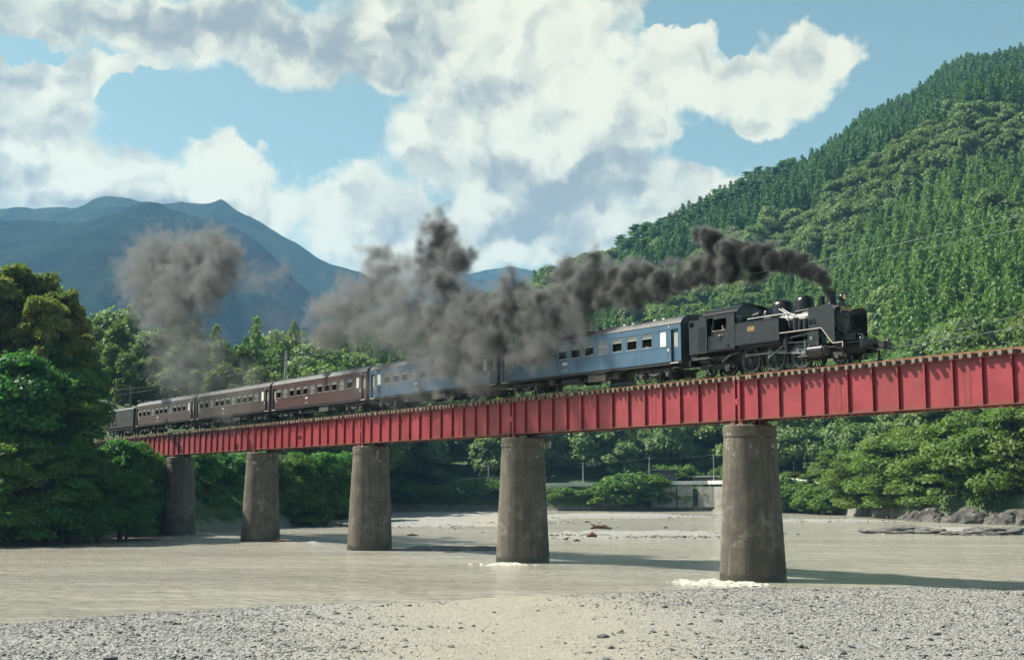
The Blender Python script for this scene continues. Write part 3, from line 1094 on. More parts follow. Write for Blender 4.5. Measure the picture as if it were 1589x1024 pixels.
# ------------------------------------------------------------------ trees
def leaf_quads(rng, clumps, n, size, up=0.35, droop=0.0, aspect=1.5, inner=0.3):
    """n leaf faces spread through and over ellipsoid clumps (cx,cy,cz,rx,ry,rz)"""
    cl = np.asarray(clumps, float)
    w = (cl[:, 3] * cl[:, 4] * cl[:, 5]) ** 0.66
    idx = rng.choice(len(cl), n, p=w / w.sum())
    d = rng.randn(n, 3)
    d /= np.linalg.norm(d, axis=1)[:, None]
    d[:, 2] = np.where(d[:, 2] < -0.3, -d[:, 2] * rng.rand(n), d[:, 2])
    rad = np.where(rng.rand(n) < inner, rng.rand(n) ** 0.5, 0.8 + 0.55 * rng.rand(n) ** 1.5)
    c = cl[idx, :3] + d * cl[idx, 3:] * rad[:, None]
    nrm = d + rng.randn(n, 3) * 0.55 + np.array([0, 0, up])
    nrm /= np.linalg.norm(nrm, axis=1)[:, None]
    t = np.cross(nrm, rng.randn(n, 3))
    t[:, 2] -= droop
    t /= np.linalg.norm(t, axis=1)[:, None] + 1e-9
    b = np.cross(nrm, t)
    s = size * (0.6 + 0.8 * rng.rand(n))[:, None]
    tt, bb = t * s * aspect * 0.5, b * s * 0.5
    V = np.stack([c - tt, c + bb, c + tt - nrm * s * 0.25, c - bb], 1).reshape(-1, 3)
    Fq = np.arange(4 * n).reshape(-1, 4)
    return V, Fq


def core_mesh(clumps, k=0.8):
    """low-poly opaque cores inside the clumps"""
    import bmesh
    bm = bmesh.new()
    for c in clumps:
        r = bmesh.ops.create_icosphere(bm, subdivisions=1, radius=1.0)
        for v in r['verts']:
            v.co = Vector((c[0] + v.co.x * c[3] * k, c[1] + v.co.y * c[4] * k, c[2] + v.co.z * c[5] * k))
    V = np.array([v.co[:] for v in bm.verts])
    Fq = np.array([[v.index for v in f.verts] for f in bm.faces])
    bm.verts.index_update()
    Fq = np.array([[v.index for v in f.verts] for f in bm.faces])
    bm.free()
    return V, np.concatenate([Fq, Fq[:, 2:3]], 1)


def join(*parts):
    V, Fq, n = [], [], 0
    for v, f in parts:
        V.append(v)
        Fq.append(f + n)
        n += len(v)
    return np.concatenate(V), np.concatenate(Fq)


def tri_mesh(name, V, Fq, mats, midx=None):
    """faces as quads, degenerate last vertex = triangle"""
    me = bpy.data.meshes.new(name)
    tri = Fq[:, 2] == Fq[:, 3]
    tot = np.where(tri, 3, 4).astype(np.int32)
    start = np.concatenate([[0], np.cumsum(tot)[:-1]]).astype(np.int32)
    flat = Fq.ravel()
    keep = np.ones(Fq.shape, bool)
    keep[tri, 3] = False
    me.vertices.add(len(V))
    me.vertices.foreach_set('co', V.astype(np.float32).ravel())
    li = flat[keep.ravel()].astype(np.int32)
    me.loops.add(len(li))
    me.loops.foreach_set('vertex_index', li)
    me.polygons.add(len(Fq))
    me.polygons.foreach_set('loop_start', start)
    me.polygons.foreach_set('loop_total', tot)
    for m in mats:
        me.materials.append(m)
    if midx is not None:
        me.polygons.foreach_set('material_index', midx.astype(np.int32))
    me.update(calc_edges=True)
    return me


def trunk_arrays(h, r, bend=0.0, n=6, z0=-1.0):
    zs = np.linspace(z0, h, 6)
    V = []
    for k, z in enumerate(zs):
        rr = r * (1 - 0.85 * max(0, z) / h)
        for i in range(n):
            t = 2 * PI * i / n
            V.append((rr * math.cos(t) + bend * (z / h) ** 2, rr * math.sin(t), z))
    Fq = [(k * n + i, k * n + (i + 1) % n, (k + 1) * n + (i + 1) % n, (k + 1) * n + i) for k in range(5) for i in range(n)]
    return np.array(V), np.array(Fq)


def cedar(seed, h=17, r=2.5, fm=None, nq=1700, name='cedar_tree', dens=1.0):
    rng = np.random.RandomState(seed)
    clumps = []
    z = h * 0.13
    while z < h * 0.97:
        k = 1 - (z / h)
        rr = r * (k ** 0.62) * (0.85 + 0.3 * rng.rand()) + 0.15
        m = max(1, int(3 + 4 * k))
        a0 = rng.rand() * 6.28
        for i in range(m):
            a = a0 + 6.28 * i / m + rng.rand() * 0.5
            q = rr * (0.55 + 0.2 * rng.rand())
            clumps.append((q * math.cos(a), q * math.sin(a), z + rng.rand() * 0.5, rr * 0.52, rr * 0.52, h * 0.055))
        z += h * 0.075
    clumps.append((0, 0, h * 0.95, r * 0.14, r * 0.14, h * 0.06))
    lv = leaf_quads(rng, clumps, nq, 0.5, 0.2, droop=0.6, aspect=1.9, inner=0.1)
    core = ([], [])
    cz = np.array([(0, 0, h * f, r * (1 - f) ** 0.8 * 0.62 + .05, r * (1 - f) ** 0.8 * 0.62 + .05, h * 0.13) for f in (0.2, 0.35, 0.5, 0.65, 0.8)])
    core = core_mesh(cz, 1.0)
    tr = trunk_arrays(h * 0.9, 0.22)
    V, Fq = join(lv, core, tr)
    mi = np.concatenate([np.zeros(len(lv[1]) + len(core[1])), np.ones(len(tr[1]))])
    return tri_mesh(name, V, Fq, [fm, m_bark], mi)


def broad(seed, h=12, r=5.0, fm=None, nq=2600, size=0.52, name='broadleaf_tree', ncl=16, cr=0.36, low=0.25):
    rng = np.random.RandomState(seed)
    clumps = []
    for i in range(ncl):
        a = rng.rand() * 6.28
        zz = low + (1 - low) * rng.rand()
        env = math.sqrt(max(0.05, 1 - ((zz - 0.5) / 0.62) ** 2))
        q = r * env * (0.35 + 0.45 * rng.rand())
        s = r * cr * (0.7 + 0.6 * rng.rand())
        clumps.append((q * math.cos(a), q * math.sin(a), min(h * zz, h - s * 0.75), s, s, s * 0.75))
    clumps.append((0, 0, h * 0.8, r * 0.5, r * 0.5, h * 0.2))
    lv = leaf_quads(rng, clumps, nq, size, 0.35, inner=0.12)
    core = core_mesh(clumps, 0.82)
    tr = trunk_arrays(h * 0.7, 0.25, rng.randn() * 0.4)
    V, Fq = join(lv, core, tr)
    mi = np.concatenate([np.zeros(len(lv[1]) + len(core[1])), np.ones(len(tr[1]))])
    return tri_mesh(name, V, Fq, [fm, m_bark], mi)


def pine(seed, h=16, fm=None, name='pine_tree'):
    rng = np.random.RandomState(seed)
    clumps = []
    for i in range(11):
        zz = 0.42 + 0.56 * i / 10
        a = rng.rand() * 6.28
        q = h * 0.2 * (1.15 - zz) * 2.0 * (0.4 + 0.7 * rng.rand())
        clumps.append((q * math.cos(a), q * math.sin(a), h * zz, h * 0.13 * (0.7 + 0.5 * rng.rand()), h * 0.13, h * 0.035))
    lv = leaf_quads(rng, clumps, 1300, 0.5, 0.5, inner=0.5)
    core = core_mesh(clumps, 0.7)
    tr = trunk_arrays(h * 0.95, 0.25, rng.randn())
    limbs = MB()
    for c in clumps:
        limbs.tube([(0, 0, c[2] - 0.8), (c[0], c[1], c[2])], [0.1, 0.04], 4)
    la = (np.array(limbs.v), np.array([f for f in limbs.f if len(f) == 4]))
    V, Fq = join(lv, core, tr, la)
    mi = np.concatenate([np.zeros(len(lv[1]) + len(core[1])), np.ones(len(tr[1]) + len(la[1]))])
    return tri_mesh(name, V, Fq, [fm, m_bark], mi)


ME_CED = [cedar(i, 13 + i, 2.7 + 0.25 * i, f_cedar) for i in range(4)]
ME_RID = [cedar(10 + i, 15 + i, 3.3 + 0.4 * i, f_ridge, name='ridge_conifer') for i in range(3)]
ME_BRD = [broad(20 + i, 10 + i, 4.4 + 0.5 * i, f_broad) for i in range(4)]
ME_PAL = [broad(30 + i, 11 + 2 * i, 3.2, f_pale, 2800, 0.42, 'bamboo_clump', 14, 0.4, 0.1) for i in range(3)]
ME_PIN = [pine(40 + i, 15 + i, f_ridge) for i in range(3)]


def inpoly_type(px, py, n1, ridge_py):
    """which forest grows at a point of the right-hand mountain"""
    d = py - ridge_py
    if px < 960: return 'broad' if n1 > 0 else 'cedar'
    if px > 1230 and d < 62 + 30 * n1: return 'ridge'
    if px <= 1230 and d < 26 and px > 850: return 'pine' if n1 > -0.15 else 'ridge'
    if px <= 1230 and d < 70 and n1 > 0.0: return 'ridge'
    # pale broadleaf belt running up to the right
    lo = np.interp(px, [700, 950, 1150, 1300, 1450, 1589, 2000], [640, 560, 520, 425, 325, 262, 100])
    if py < lo + 28 * n1: return 'broad'
    if px < 1060 and py > 540: return 'broad' if n1 > -0.1 else 'cedar'
    if n1 > 0.38: return 'broad'
    return 'cedar'


def grow_forest():
    rng = np.random.RandomState(77)
    cand = []
    # jittered grid over the slopes in world metres
    step = 4.4
    X, Y = np.meshgrid(np.arange(-420, 760, step), np.arange(205, 1120, step * 1.05), indexing='ij')
    X = X.ravel() + (rng.rand(X.size) - .5) * step * .95
    Y = Y.ravel() + (rng.rand(Y.size) - .5) * step * .95
    A = X / Y
    ds = np.interp(A, SHA, SHD)
    bw, bs = np.interp(A, BKA, BKW), np.interp(A, BKA, BKS)
    rd = np.interp(A, RGA, RGD)
    ok = (A > -0.62) & (A < 0.62) & (Y > ds + bw + bs + 1.5) & (Y < rd + 22)
    X, Y, A, rd = X[ok], Y[ok], A[ok], rd[ok]
    ds = ds[ok]
    Z = height(A, Y)
    N1 = fbm(X / 45, Y / 45, 3, 50)
    N2 = rng.rand(len(X))
    rpx = np.array([r[0] for r in RG])
    rpy = np.array([r[1] for r in RG])
    out = {k: [] for k in ('cedar', 'ridge', 'broad', 'pale', 'pine')}
    c, s = math.cos(PIT), math.sin(PIT)
    dd = Y * c + (Z - CZ) * s
    PX = 794.5 + F * X / dd
    PY = 512 - F * ((Z - CZ) * c - Y * s) / dd
    lat = (X - OX) * UY.x + (Y - OY) * UY.y
    for i in range(len(X)):
        px, py = PX[i], PY[i]
        if px < 620 and lat[i] < 9: continue
        if px < 480:
            k = 'pale' if N1[i] > -0.05 else ('cedar' if N2[i] < .6 else 'broad')
            if N2[i] > 0.85: continue
        elif px < 700 and py > 500 and Y[i] > 330 and Y[i] < 600 and py < 700:
            k = 'broad' if N1[i] > -.3 else 'cedar'
        elif 975 < px < 1145 and Y[i] < ds[i] + 26:
            continue
        else:
            k = inpoly_type(px, py, N1[i], np.interp(px, rpx, rpy))
            if Y[i] < ds[i] + 75: k = 'broad'
        if k in ('broad', 'pine', 'pale') and rng.rand() > (0.8 if px < 480 else 0.45 if k != 'pine' else 0.5): continue
        out[k].append((X[i], Y[i], Z[i], px, py))
    return out


FOREST = grow_forest()
KINDS = {'cedar': (ME_CED, 'cedar_tree', 'slender light green cedar on the lower right mountainside', 'cedar', 'cedars packed on the lower mountainside', (0.72, 1.15)),
         'ridge': (ME_RID, 'ridge_conifer', 'dark green conifer along the top of the right mountain ridge', 'conifer', 'dark conifers along the mountain ridge', (0.85, 1.35)),
         'broad': (ME_BRD, 'broadleaf_tree', 'round crowned broadleaf tree on the slope above the far bank road', 'tree', 'broadleaf trees on the slope above the far bank', (0.6, 1.45)),
         'pale': (ME_PAL, 'bamboo_clump', 'pale green feathery bamboo clump on the hill behind the rear coaches', 'bamboo', 'pale bamboo behind the rear of the train', (0.5, 0.88)),
         'pine': (ME_PIN, 'pine_tree', 'pine with flat layered branches standing on the ridge skyline', 'pine', 'pines on the ridge skyline', (0.9, 1.5))}


def plant_forest():
    rng = np.random.RandomState(5)
    for k, (meshes, nm, lab, cat, grp, (s0, s1)) in KINDS.items():
        arr = np.array(FOREST[k])
        if not len(arr): continue
        inv = (arr[:, 3] > -10) & (arr[:, 3] < 1600) & (arr[:, 4] > 60)
        order = np.argsort(np.where(inv, arr[:, 1], 1e6))
        nind = {'cedar': 290, 'ridge': 200, 'broad': 290, 'pale': 200, 'pine': 120}[k]
        nind = min(nind, int(inv.sum()))
        ind, rest = arr[order[:nind]], arr[order[nind:]]
        for p in ind:
            o = bpy.data.objects.new(nm, meshes[rng.randint(len(meshes))])
            COL.objects.link(o)
            s = s0 + (s1 - s0) * rng.rand()
            o.location = (p[0], p[1], p[2] - 0.6)
            o.scale = (s, s, s * (0.9 + 0.25 * rng.rand()))
            o.rotation_euler = (0, 0, rng.rand() * 6.28)
            tag(o, lab, cat, grp)
        if len(rest):
            m = len(rest)
            s = s0 + (s1 - s0) * rng.rand(m)
            scatter('distant_forest_' + {'cedar': 'cedars', 'ridge': 'conifers', 'broad': 'broadleaf', 'pale': 'bamboo', 'pine': 'pines'}[k],
                    rest[:, :3] - [0, 0, 0.6], np.stack([np.zeros(m), np.zeros(m), rng.rand(m) * 6.28], -1),
                    np.stack([s, s, s * (0.9 + 0.25 * rng.rand(m))], -1), [proto(x) for x in meshes])


plant_forest()


# near trees with limbs and separate leaves
def big_tree_meshes(seed, h, r, fm, nq, size, ncl, spread=0.36, low=0.12, droop=0.2):
    rng = np.random.RandomState(seed)
    clumps = []
    for i in range(ncl):
        a = rng.rand() * 6.28
        zz = low + (1 - low) * rng.rand() ** 0.9
        env = math.sqrt(max(0.04, 1 - ((zz - 0.45) / 0.62) ** 2))
        q = r * env * (0.35 + 0.65 * rng.rand())
        s = r * spread * (0.5 + 0.8 * rng.rand())
        clumps.append((q * math.cos(a), q * math.sin(a), min(h * zz, h - s * 0.5), s * (0.7 + .6 * rng.rand()), s * (0.7 + .6 * rng.rand()), s * (0.45 + 0.5 * rng.rand())))
    lv = leaf_quads(rng, clumps, nq, size, 0.35, droop=droop, inner=0.35, aspect=1.9)
    co = core_mesh(clumps, 0.5)
    V, Fq = join(lv, co)
    crown = tri_mesh('crown', V, Fq, [fm])
    mb = MB()
    mb.tube([(0, 0, -2.5), (0.1, 0, h * 0.25), (0.3, 0.1, h * 0.5), (0.2, 0.2, h * 0.85)], [0.38, 0.3, 0.2, 0.05], 8)
    for c in clumps[::2]:
        z0 = max(0.5, c[2] * 0.55)
        mb.tube([(0.15, 0.05, z0), (c[0] * 0.5, c[1] * 0.5, (z0 + c[2]) / 2 + 0.3), (c[0], c[1], c[2])], [0.13, 0.08, 0.03], 5)
    return crown, mb.mesh('trunk', m_bark, 60)


NEAR = [big_tree_meshes(100 + i, 12, 5.2, f_near, 26000, 0.25, 78, 0.25) for i in range(3)]
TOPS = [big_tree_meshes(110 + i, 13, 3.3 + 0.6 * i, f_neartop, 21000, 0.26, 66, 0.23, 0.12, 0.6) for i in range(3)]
RIGHT = [big_tree_meshes(120 + i, 11, 5.4, f_right, 32000, 0.24, 75, 0.25) for i in range(3)]
BUSH = [big_tree_meshes(130 + i, 4.0, 3.2, f_bush, 4200, 0.3, 20, 0.4, 0.05) for i in range(3)]
NBUSH = [big_tree_meshes(140 + i, 4.5, 3.6, f_near, 7000, 0.22, 22, 0.4, 0.05) for i in range(2)]


def bank_depth(px, off):
    a = pxa(px)
    return float(np.interp(a, SHA, SHD)) + off


def plant(pair, name, px, py_base, D, hpx, label, cat, group=None, wide=1.0, h0=12.0, zb=None):
    """tree standing where its foot shows at px, at depth D, hpx photograph pixels tall"""
    g = P(px, py_base, D)
    z = g.z if zb is None else zb
    s = (hpx * D / F) / h0
    root = empty(name, (g.x, g.y, z), random.random() * 6.28, label, cat, group)
    root.scale = (s * wide, s * wide, s)
    for me, nm in zip(pair, ('crown', 'trunk')):
        link(bpy.data.objects.new(nm, me), root)
    return root


# left bank trees (foot px, foot py, depth, height px, kind)
left = [(-30, 690, 132, 262, 1, 'tall tree with yellow tinged crown cut off by the left edge'),
        (38, 640, 136, 210, 1, 'sunlit treetop with drooping yellowish sprays at upper left'),
        (88, 650, 134, 195, 1, 'yellow green treetop right of the tallest sunlit crown on the left bank'),
        (100, 640, 138, 172, 1, 'right hand crown of the sunlit treetops, leaning towards the blue mountain'),
        (78, 700, 132, 158, 0, 'dark green tree stepping down from the sunlit tops towards the train'),
        (5, 640, 134, 228, 1, 'narrow sunlit treetop second from the left edge'),
       (62, 660, 130, 190, 1, 'lower sunlit treetop in front of the two tallest crowns'),
       (108, 690, 131, 160, 1, 'olive green treetop above the bend in the left bank mass'),
       (118, 640, 140, 122, 1, 'small yellow green treetop where the left bank mass drops to the train'),
       (-40, 800, 124, 230, 0, 'shaded tree at the left edge halfway down the bank'),
        (30, 770, 126, 210, 0, 'deep green tree in shade below the sunlit tops'),
        (66, 770, 128, 188, 0, 'dark tree in the middle of the left bank mass'),
        (58, 780, 130, 152, 0, 'dark tree left of the tail of the train'),
        (104, 792, 134, 100, 0, 'bushy dark tree just below the tail vehicle'),
        (196, 812, 142, 78, 0, 'low dark tree hiding the far end of the red girders'),
        (-20, 846, 120, 170, 0, 'shaded tree overhanging the water at the left edge'),
        (45, 842, 121, 150, 0, 'shaded tree overhanging the water, second from the left edge'),
        (105, 838, 124, 140, 0, 'bluish green tree leaning over the water below the left bank mass'),
        (150, 836, 128, 115, 0, 'dark waterside tree left of the farthest pier'),
        (196, 832, 136, 90, 0, 'low waterside tree beside the farthest pier'),
        (-90, 760, 128, 300, 1, 'tall tree outside the left edge whose sprays reach into the picture'),
        (216, 824, 148, 116, 0, 'squat dark tree tucked under the girders beside the farthest pier'),
       (190, 816, 143, 124, 0, 'dark tree filling the gap between the left bank mass and the girders'),
       (330, 820, 172, 120, 0, 'dark tree behind the bridge between the two farthest piers'),
        (365, 815, 176, 105, 0, 'dark tree left of the second farthest pier, behind the bridge'),
        (455, 812, 184, 105, 0, 'dark tree right of the second farthest pier, behind the bridge'),
        (500, 812, 190, 105, 0, 'dark tree behind the bridge left of the middle pier'),
        (540, 806, 205, 98, 0, 'dark tree showing on both sides of the middle pier'),
        (300, 815, 165, 110, 0, 'shaded tree right behind the farthest pier'),
        (410, 812, 178, 108, 0, 'shaded tree right behind the second farthest pier'),
        (255, 810, 160, 110, 0, 'shaded tree left of the farthest pier, behind the girders')]
for px, py, D, hp, kd, lab in left:
    pr = (TOPS[random.randrange(3)] if kd else NEAR[random.randrange(3)])
    plant(pr, 'bank_tree', px, py, D, hp, lab, 'tree', wide=(1.0 if px > 100 else 1.15) if not kd else 0.9, h0=13.0 if kd else 12.0)
for i, (px, py, D, hp, lab) in enumerate([(10, 846, 119, 60, 'shaded bush at the water edge near the left edge of the photo'), (75, 843, 121, 55, 'shaded bush at the foot of the left bank trees'), (135, 838, 125, 50, 'dark bush trailing into the water on the left bank'),
                              (185, 834, 130, 45, 'dark bush at the water edge left of the farthest pier'), (235, 829, 150, 50, 'dark bush against the foot of the farthest pier'), (325, 822, 166, 45, 'bush in shade between the two farthest piers'),
                              (370, 820, 170, 42, 'low bush left of the second farthest pier'), (460, 815, 182, 42, 'low bush on the shaded bank right of the second farthest pier'), (505, 813, 188, 42, 'low bush on the shaded bank before the middle pier')]):
    plant(NBUSH[i % 2], 'bank_bush', px, py, D, hp, lab, 'bush', wide=1.3, h0=4.5)

# right bank trees
rt = [(1238, 792, 300, 58, 'light green willow like tree right of the nearest pier'), (1275, 794, 280, 62, 'feathery light green tree beside the bare patch of bank'),
      (1350, 800, 245, 95, 'tall bushy tree left of the rocky right bank'), (1395, 802, 232, 120, 'dark centred tree on the right bank'), (1440, 800, 225, 130, 'spreading tree above the rocks on the right bank'),
      (1490, 802, 216, 135, 'broad tree leaning over the rocks, third from the right edge'), (1545, 800, 208, 150, 'tall broad tree near the right edge of the river'), (1600, 800, 202, 160, 'tree cut off by the right edge above the water'),
      (1360, 755, 275, 85, 'yellow green tree behind the first row on the right bank'), (1415, 745, 262, 90, 'tree with a dark gap beside it behind the right bank row'), (1470, 730, 255, 85, 'pale tree high on the right bank below the girders'),
      (1530, 735, 245, 100, 'round tree high on the right bank near the thin pole'), (1590, 720, 238, 105, 'pale round tree at the right edge below the girders'), (1310, 770, 290, 70, 'low spreading tree behind the willow like trees'),
      (1320, 730, 320, 60, 'small tree on the slope behind the right bank'), (1380, 700, 310, 55, 'small tree on the slope under the girders'), (1445, 690, 300, 60, 'olive green tree just under the girders at right'),
      (1500, 690, 290, 60, 'rounded tree just under the girders near the right edge'), (1560, 680, 280, 60, 'tree just under the girders at the right edge'), (1660, 790, 200, 170, 'tree outside the right edge above the rocks')]
for px, py, D, hp, lab in rt:
    plant(RIGHT[random.randrange(3)], 'bank_tree', px, py, D, hp, lab, 'tree', wide=1.25, h0=11.0)
# bushes on the far bank below the road
fb = [(622, 776, 322, 26), (652, 777, 322, 22), (690, 777, 323, 20), (735, 776, 324, 26), (760, 777, 325, 30), (858, 779, 326, 28), (878, 778, 326, 30), (898, 778, 327, 26), (918, 774, 328, 22),
      (965, 786, 322, 42), (985, 786, 321, 46), (1005, 783, 323, 38), (1040, 778, 328, 15), (1088, 778, 328, 16), (1225, 790, 318, 44), (925, 784, 324, 12)]
names = ['bush below the road left of the second nearest pier', 'bush below the road between the two nearest piers', 'bush below the road just left of the nearest pier']
fb += [(1232, 793, 0, 22), (1255, 796, 0, 20), (1268, 792, 0, 30), (1283, 794, 0, 24), (1296, 790, 0, 34), (1300, 797, 0, 14), (1245, 785, 0, 30)]
fb += [(x, 770 + (x * 7) % 9, 0, 14 + (x * 13) % 12) for x in range(612, 800, 13)] + [(x, 774 + (x * 5) % 9, 0, 9 + (x * 11) % 7) for x in range(850, 1135, 42)]
for i, (px, py, D, hp) in enumerate(fb):
    D = bank_depth(px, 0.6 + (792 - py) * 0.13)
    g = 0 if px < 800 else 1
    if 840 < px < 960: hp *= 0.62
    plant(BUSH[i % 3], 'roadside_bush', px, py, D, hp, ['leafy bush on the eroded far bank between the middle pier and the next', 'leafy bush on the far bank below the pale road edge between the two nearest piers', 'low bush on the bare bank just right of the nearest pier'][g if px < 1200 else 2], 'bush',
          ['bushes on the far bank left of the second pier', 'bushes on the far bank left of the nearest pier', 'bushes on the bank right of the nearest pier'][g if px < 1200 else 2], wide=1.3, h0=4.0)


shr = np.random.RandomState(9)
for i in range(34):
    px = 965 + shr.rand() * 190
    D = bank_depth(px, 15 + 26 * shr.rand())
    z = float(height(np.array([pxa(px)]), np.array([D]))[0])
    s = 0.45 + 0.6 * shr.rand()
    root = empty('slope_shrub', (pxa(px) * D, D, z - 0.2), shr.rand() * 6, 'low light green shrub on the open slope above the road left of the nearest pier', 'shrub', 'shrubs on the open slope above the road')
    root.scale = (s * 1.3, s * 1.3, s)
    for me, nm in zip(BUSH[i % 3], ('crown', 'trunk')):
        link(bpy.data.objects.new(nm, me), root)
sl_ = MB()
q0, q1, q2, q3 = P(1418, 664, 285), P(1500, 668, 280), P(1480, 636, 300), P(1432, 640, 302)
sl_.add([q0, q1, q2, q3] + [v + Vector((0, 1.0, -1.5)) for v in (q0, q1, q2, q3)], [(0, 1, 2, 3), (4, 7, 6, 5), (0, 4, 5, 1), (1, 5, 6, 2), (2, 6, 7, 3), (3, 7, 4, 0)])
sl_.build('concrete_slope', m_concrete, label='pale concrete slope facing just below the red girders at right', cat='slope facing')


# ------------------------------------------------------------------ far bank road, walls, poles
def road_pt(px, off=0.0, zadd=0.0):
    a = pxa(px)
    ds = float(np.interp(a, SHA, SHD)) + float(np.interp(a, BKA, BKW)) + off
    return Vector((a * ds, ds, float(np.interp(a, BKA, BKH)) + 0.12 + zadd))


def strip(name, mat, pxs, o0, o1, z0, z1, **kw):
    mb = MB()
    A = [road_pt(x, o0) for x in pxs]
    B = [road_pt(x, o1) for x in pxs]
    vs = []
    for a, b in zip(A, B):
        vs += [(a.x, a.y, a.z + z0), (b.x, b.y, b.z + z0), (b.x, b.y, b.z + z1), (a.x, a.y, a.z + z1)]
    fs = []
    for i in range(len(A) - 1):
        k = 4 * i
        fs += [(k, k + 4, k + 5, k + 1), (k + 1, k + 5, k + 6, k + 2), (k + 2, k + 6, k + 7, k + 3), (k + 3, k + 7, k + 4, k)]
    k = 4 * (len(A) - 1)
    fs += [(0, 1, 2, 3), (k + 3, k + 2, k + 1, k)]
    mb.add(vs, fs)
    return mb.build(name, mat, **kw)


strip('road', m_asphalt, list(range(600, 1330, 20)), 0.9, 8.5, 0.05, 0.18, kind='structure')
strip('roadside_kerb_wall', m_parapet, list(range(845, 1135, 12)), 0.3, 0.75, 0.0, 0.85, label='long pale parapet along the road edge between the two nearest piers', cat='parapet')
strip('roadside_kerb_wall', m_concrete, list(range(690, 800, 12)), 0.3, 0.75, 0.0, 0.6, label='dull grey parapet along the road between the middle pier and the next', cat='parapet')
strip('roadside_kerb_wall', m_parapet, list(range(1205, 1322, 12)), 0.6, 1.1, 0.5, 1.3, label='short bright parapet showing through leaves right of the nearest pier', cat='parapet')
# sloping retaining wall panels below the road
for i, (a, b, lab) in enumerate([(925, 962, 'weathered grey sloping retaining wall left of the round waterside bush'), (1010, 1048, 'grey sloping retaining wall right of the round waterside bush'), (1050, 1074, 'narrow retaining wall panel beside the drain slot'), (1082, 1132, 'long retaining wall panel ending behind the nearest pier')]):
    strip('retaining_wall', m_concrete if i else m_concretedark, [a, (a + b) / 2, b], -2.6, -0.1, -5.4, -0.2 - 0.4 * (i % 2), label=lab, cat='wall')
# fallen slab and boulders at the water edge of the far bank
mb = MB()
g = PG(915, 788, 0)
mb.prism([(-4.5, -0.5), (4.8, -0.5), (5.2, 3.2), (3.6, 3.0), (1.6, 1.9), (-3.8, 1.2)], 0, 1.2, 'Y')
o = mb.build('broken_slab', m_concrete, label='pale broken concrete slab slumped at the foot of the far bank', cat='slab')
o.location = (g.x, g.y - 1, 0)
# upper retaining walls behind the road
for px0, px1, h, lab in [(990, 1052, 3.6, 'pale topped retaining wall behind the road under the green slope'), (690, 800, 2.6, 'long dark retaining wall behind the road, seen left of the second nearest pier'), (1075, 1135, 1.8, 'low stone wall behind the road just left of the nearest pier')]:
    a, b = road_pt(px0, 9.5), road_pt(px1, 9.5)
    mb = MB(a)
    d = b - a
    n = 6
    vs, fs = [], []
    for i in range(n + 1):
        p = a + d * i / n
        hh = h * (min(1.0, (i + 0.3) / 1.6) if px0 != 1075 else 1)
        vs += [(p.x, p.y, p.z - 1), (p.x, p.y + 1.2, p.z - 1), (p.x, p.y + 1.6, p.z + hh), (p.x, p.y + 0.9, p.z + hh)]
    for i in range(n):
        k = 4 * i
        fs += [(k, k + 4, k + 7, k + 3), (k + 3, k + 7, k + 6, k + 2), (k + 2, k + 6, k + 5, k + 1)]
    fs += [(0, 3, 2, 1), (4 * n, 4 * n + 1, 4 * n + 2, 4 * n + 3)]
    mb.add(vs, fs)
    w = mb.build('upper_wall', m_concretedark, label=lab, cat='wall')
    w.location = a
    cp = MB(a)
    for i in range(n):
        p, q = vs[4 * i + 3], vs[4 * i + 7]
        cp.bar((p[0], p[1] - 0.1, p[2] + 0.17), (q[0], q[1] - 0.1, q[2] + 0.17), 1.1, 0.3)
    cp.build('coping', m_concrete, w)


def util_pole(px, py_top, py_base, D, label, arms=1, mat=None, r=0.16):
    D = bank_depth(px, D)
    a = P(px, py_base, D)
    b = P(px, py_top, D)
    h = b.z - a.z
    t = empty('utility_pole', a, 0, label, 'pole')
    MB().cyl((0, 0, -1.5), (0, 0, h), r * 1.15, r * 0.75, 10).build('shaft', mat or m_poleconc, t, 50)
    for k in range(arms):
        m = MB().box(-0.95, 0.95, 0.14, 0.24, h - 0.45 - k * 0.75, h - 0.33 - k * 0.75).build('crossarm', m_poledark, t)
        for sx in (-0.85, -0.45, 0.85):
            MB().cyl((sx, 0.19, h - 0.33 - k * 0.75), (sx, 0.19, h - 0.13 - k * 0.75), 0.05, n=6).build('insulator', m_white, m)
    return t, Vector((a.x, a.y, a.z + h - 0.15))


polespec = [(758, 722, 748, 4.2, 'small pole by the road left of the second nearest pier', 2), (905, 717, 756, 4.2, 'pole by the road right of the second nearest pier', 2), (1008, 709, 752, 4.2, 'pole rising in front of the pale topped wall', 1),
            (1108, 704, 750, 4.2, 'pole by the road just left of the nearest pier', 2), (1249, 695, 724, 25, 'pole on the slope right of the nearest pier', 1), (1354, 640, 674, 55, 'small pole far right under the girders among trees', 1),
            (1475, 652, 688, 62, 'grey pole among the trees under the right girders', 1), (1520, 632, 664, 60, 'pale pole close under the girders near the right edge', 0)]
tops = []
for a in polespec:
    tops.append(util_pole(a[0], a[1], a[2], a[3], a[4], a[5])[1])


def wire(a, b, sag, label, name='power_line', r=0.03, mat=None, n=16, cat='wire', group=None):
    a, b = Vector(a), Vector(b)
    pts = [a.lerp(b, i / n) - Vector((0, 0, sag * 4 * (i / n) * (1 - i / n))) for i in range(n + 1)]
    mb = MB().tube(pts, r, 5)
    return mb.build(name, mat or m_wire, label=label, cat=cat, group=group)


for i in range(3):
    wire(tops[i], tops[i + 1], 0.5, ['wire between the roadside poles either side of the second nearest pier', 'wire running right from the pole beside the second nearest pier', 'wire ending at the pole left of the nearest pier'][i], r=0.035, mat=m_poledark)
wire(P(1180, 665, 330), P(1600, 626, 290), 0.6, 'dark wire hanging just below the red girders at right', r=0.06, mat=m_poledark)
wire(P(620, 742, 336), tops[0], 0.3, 'wire reaching the small pole from the left along the road', r=0.035, mat=m_poledark)


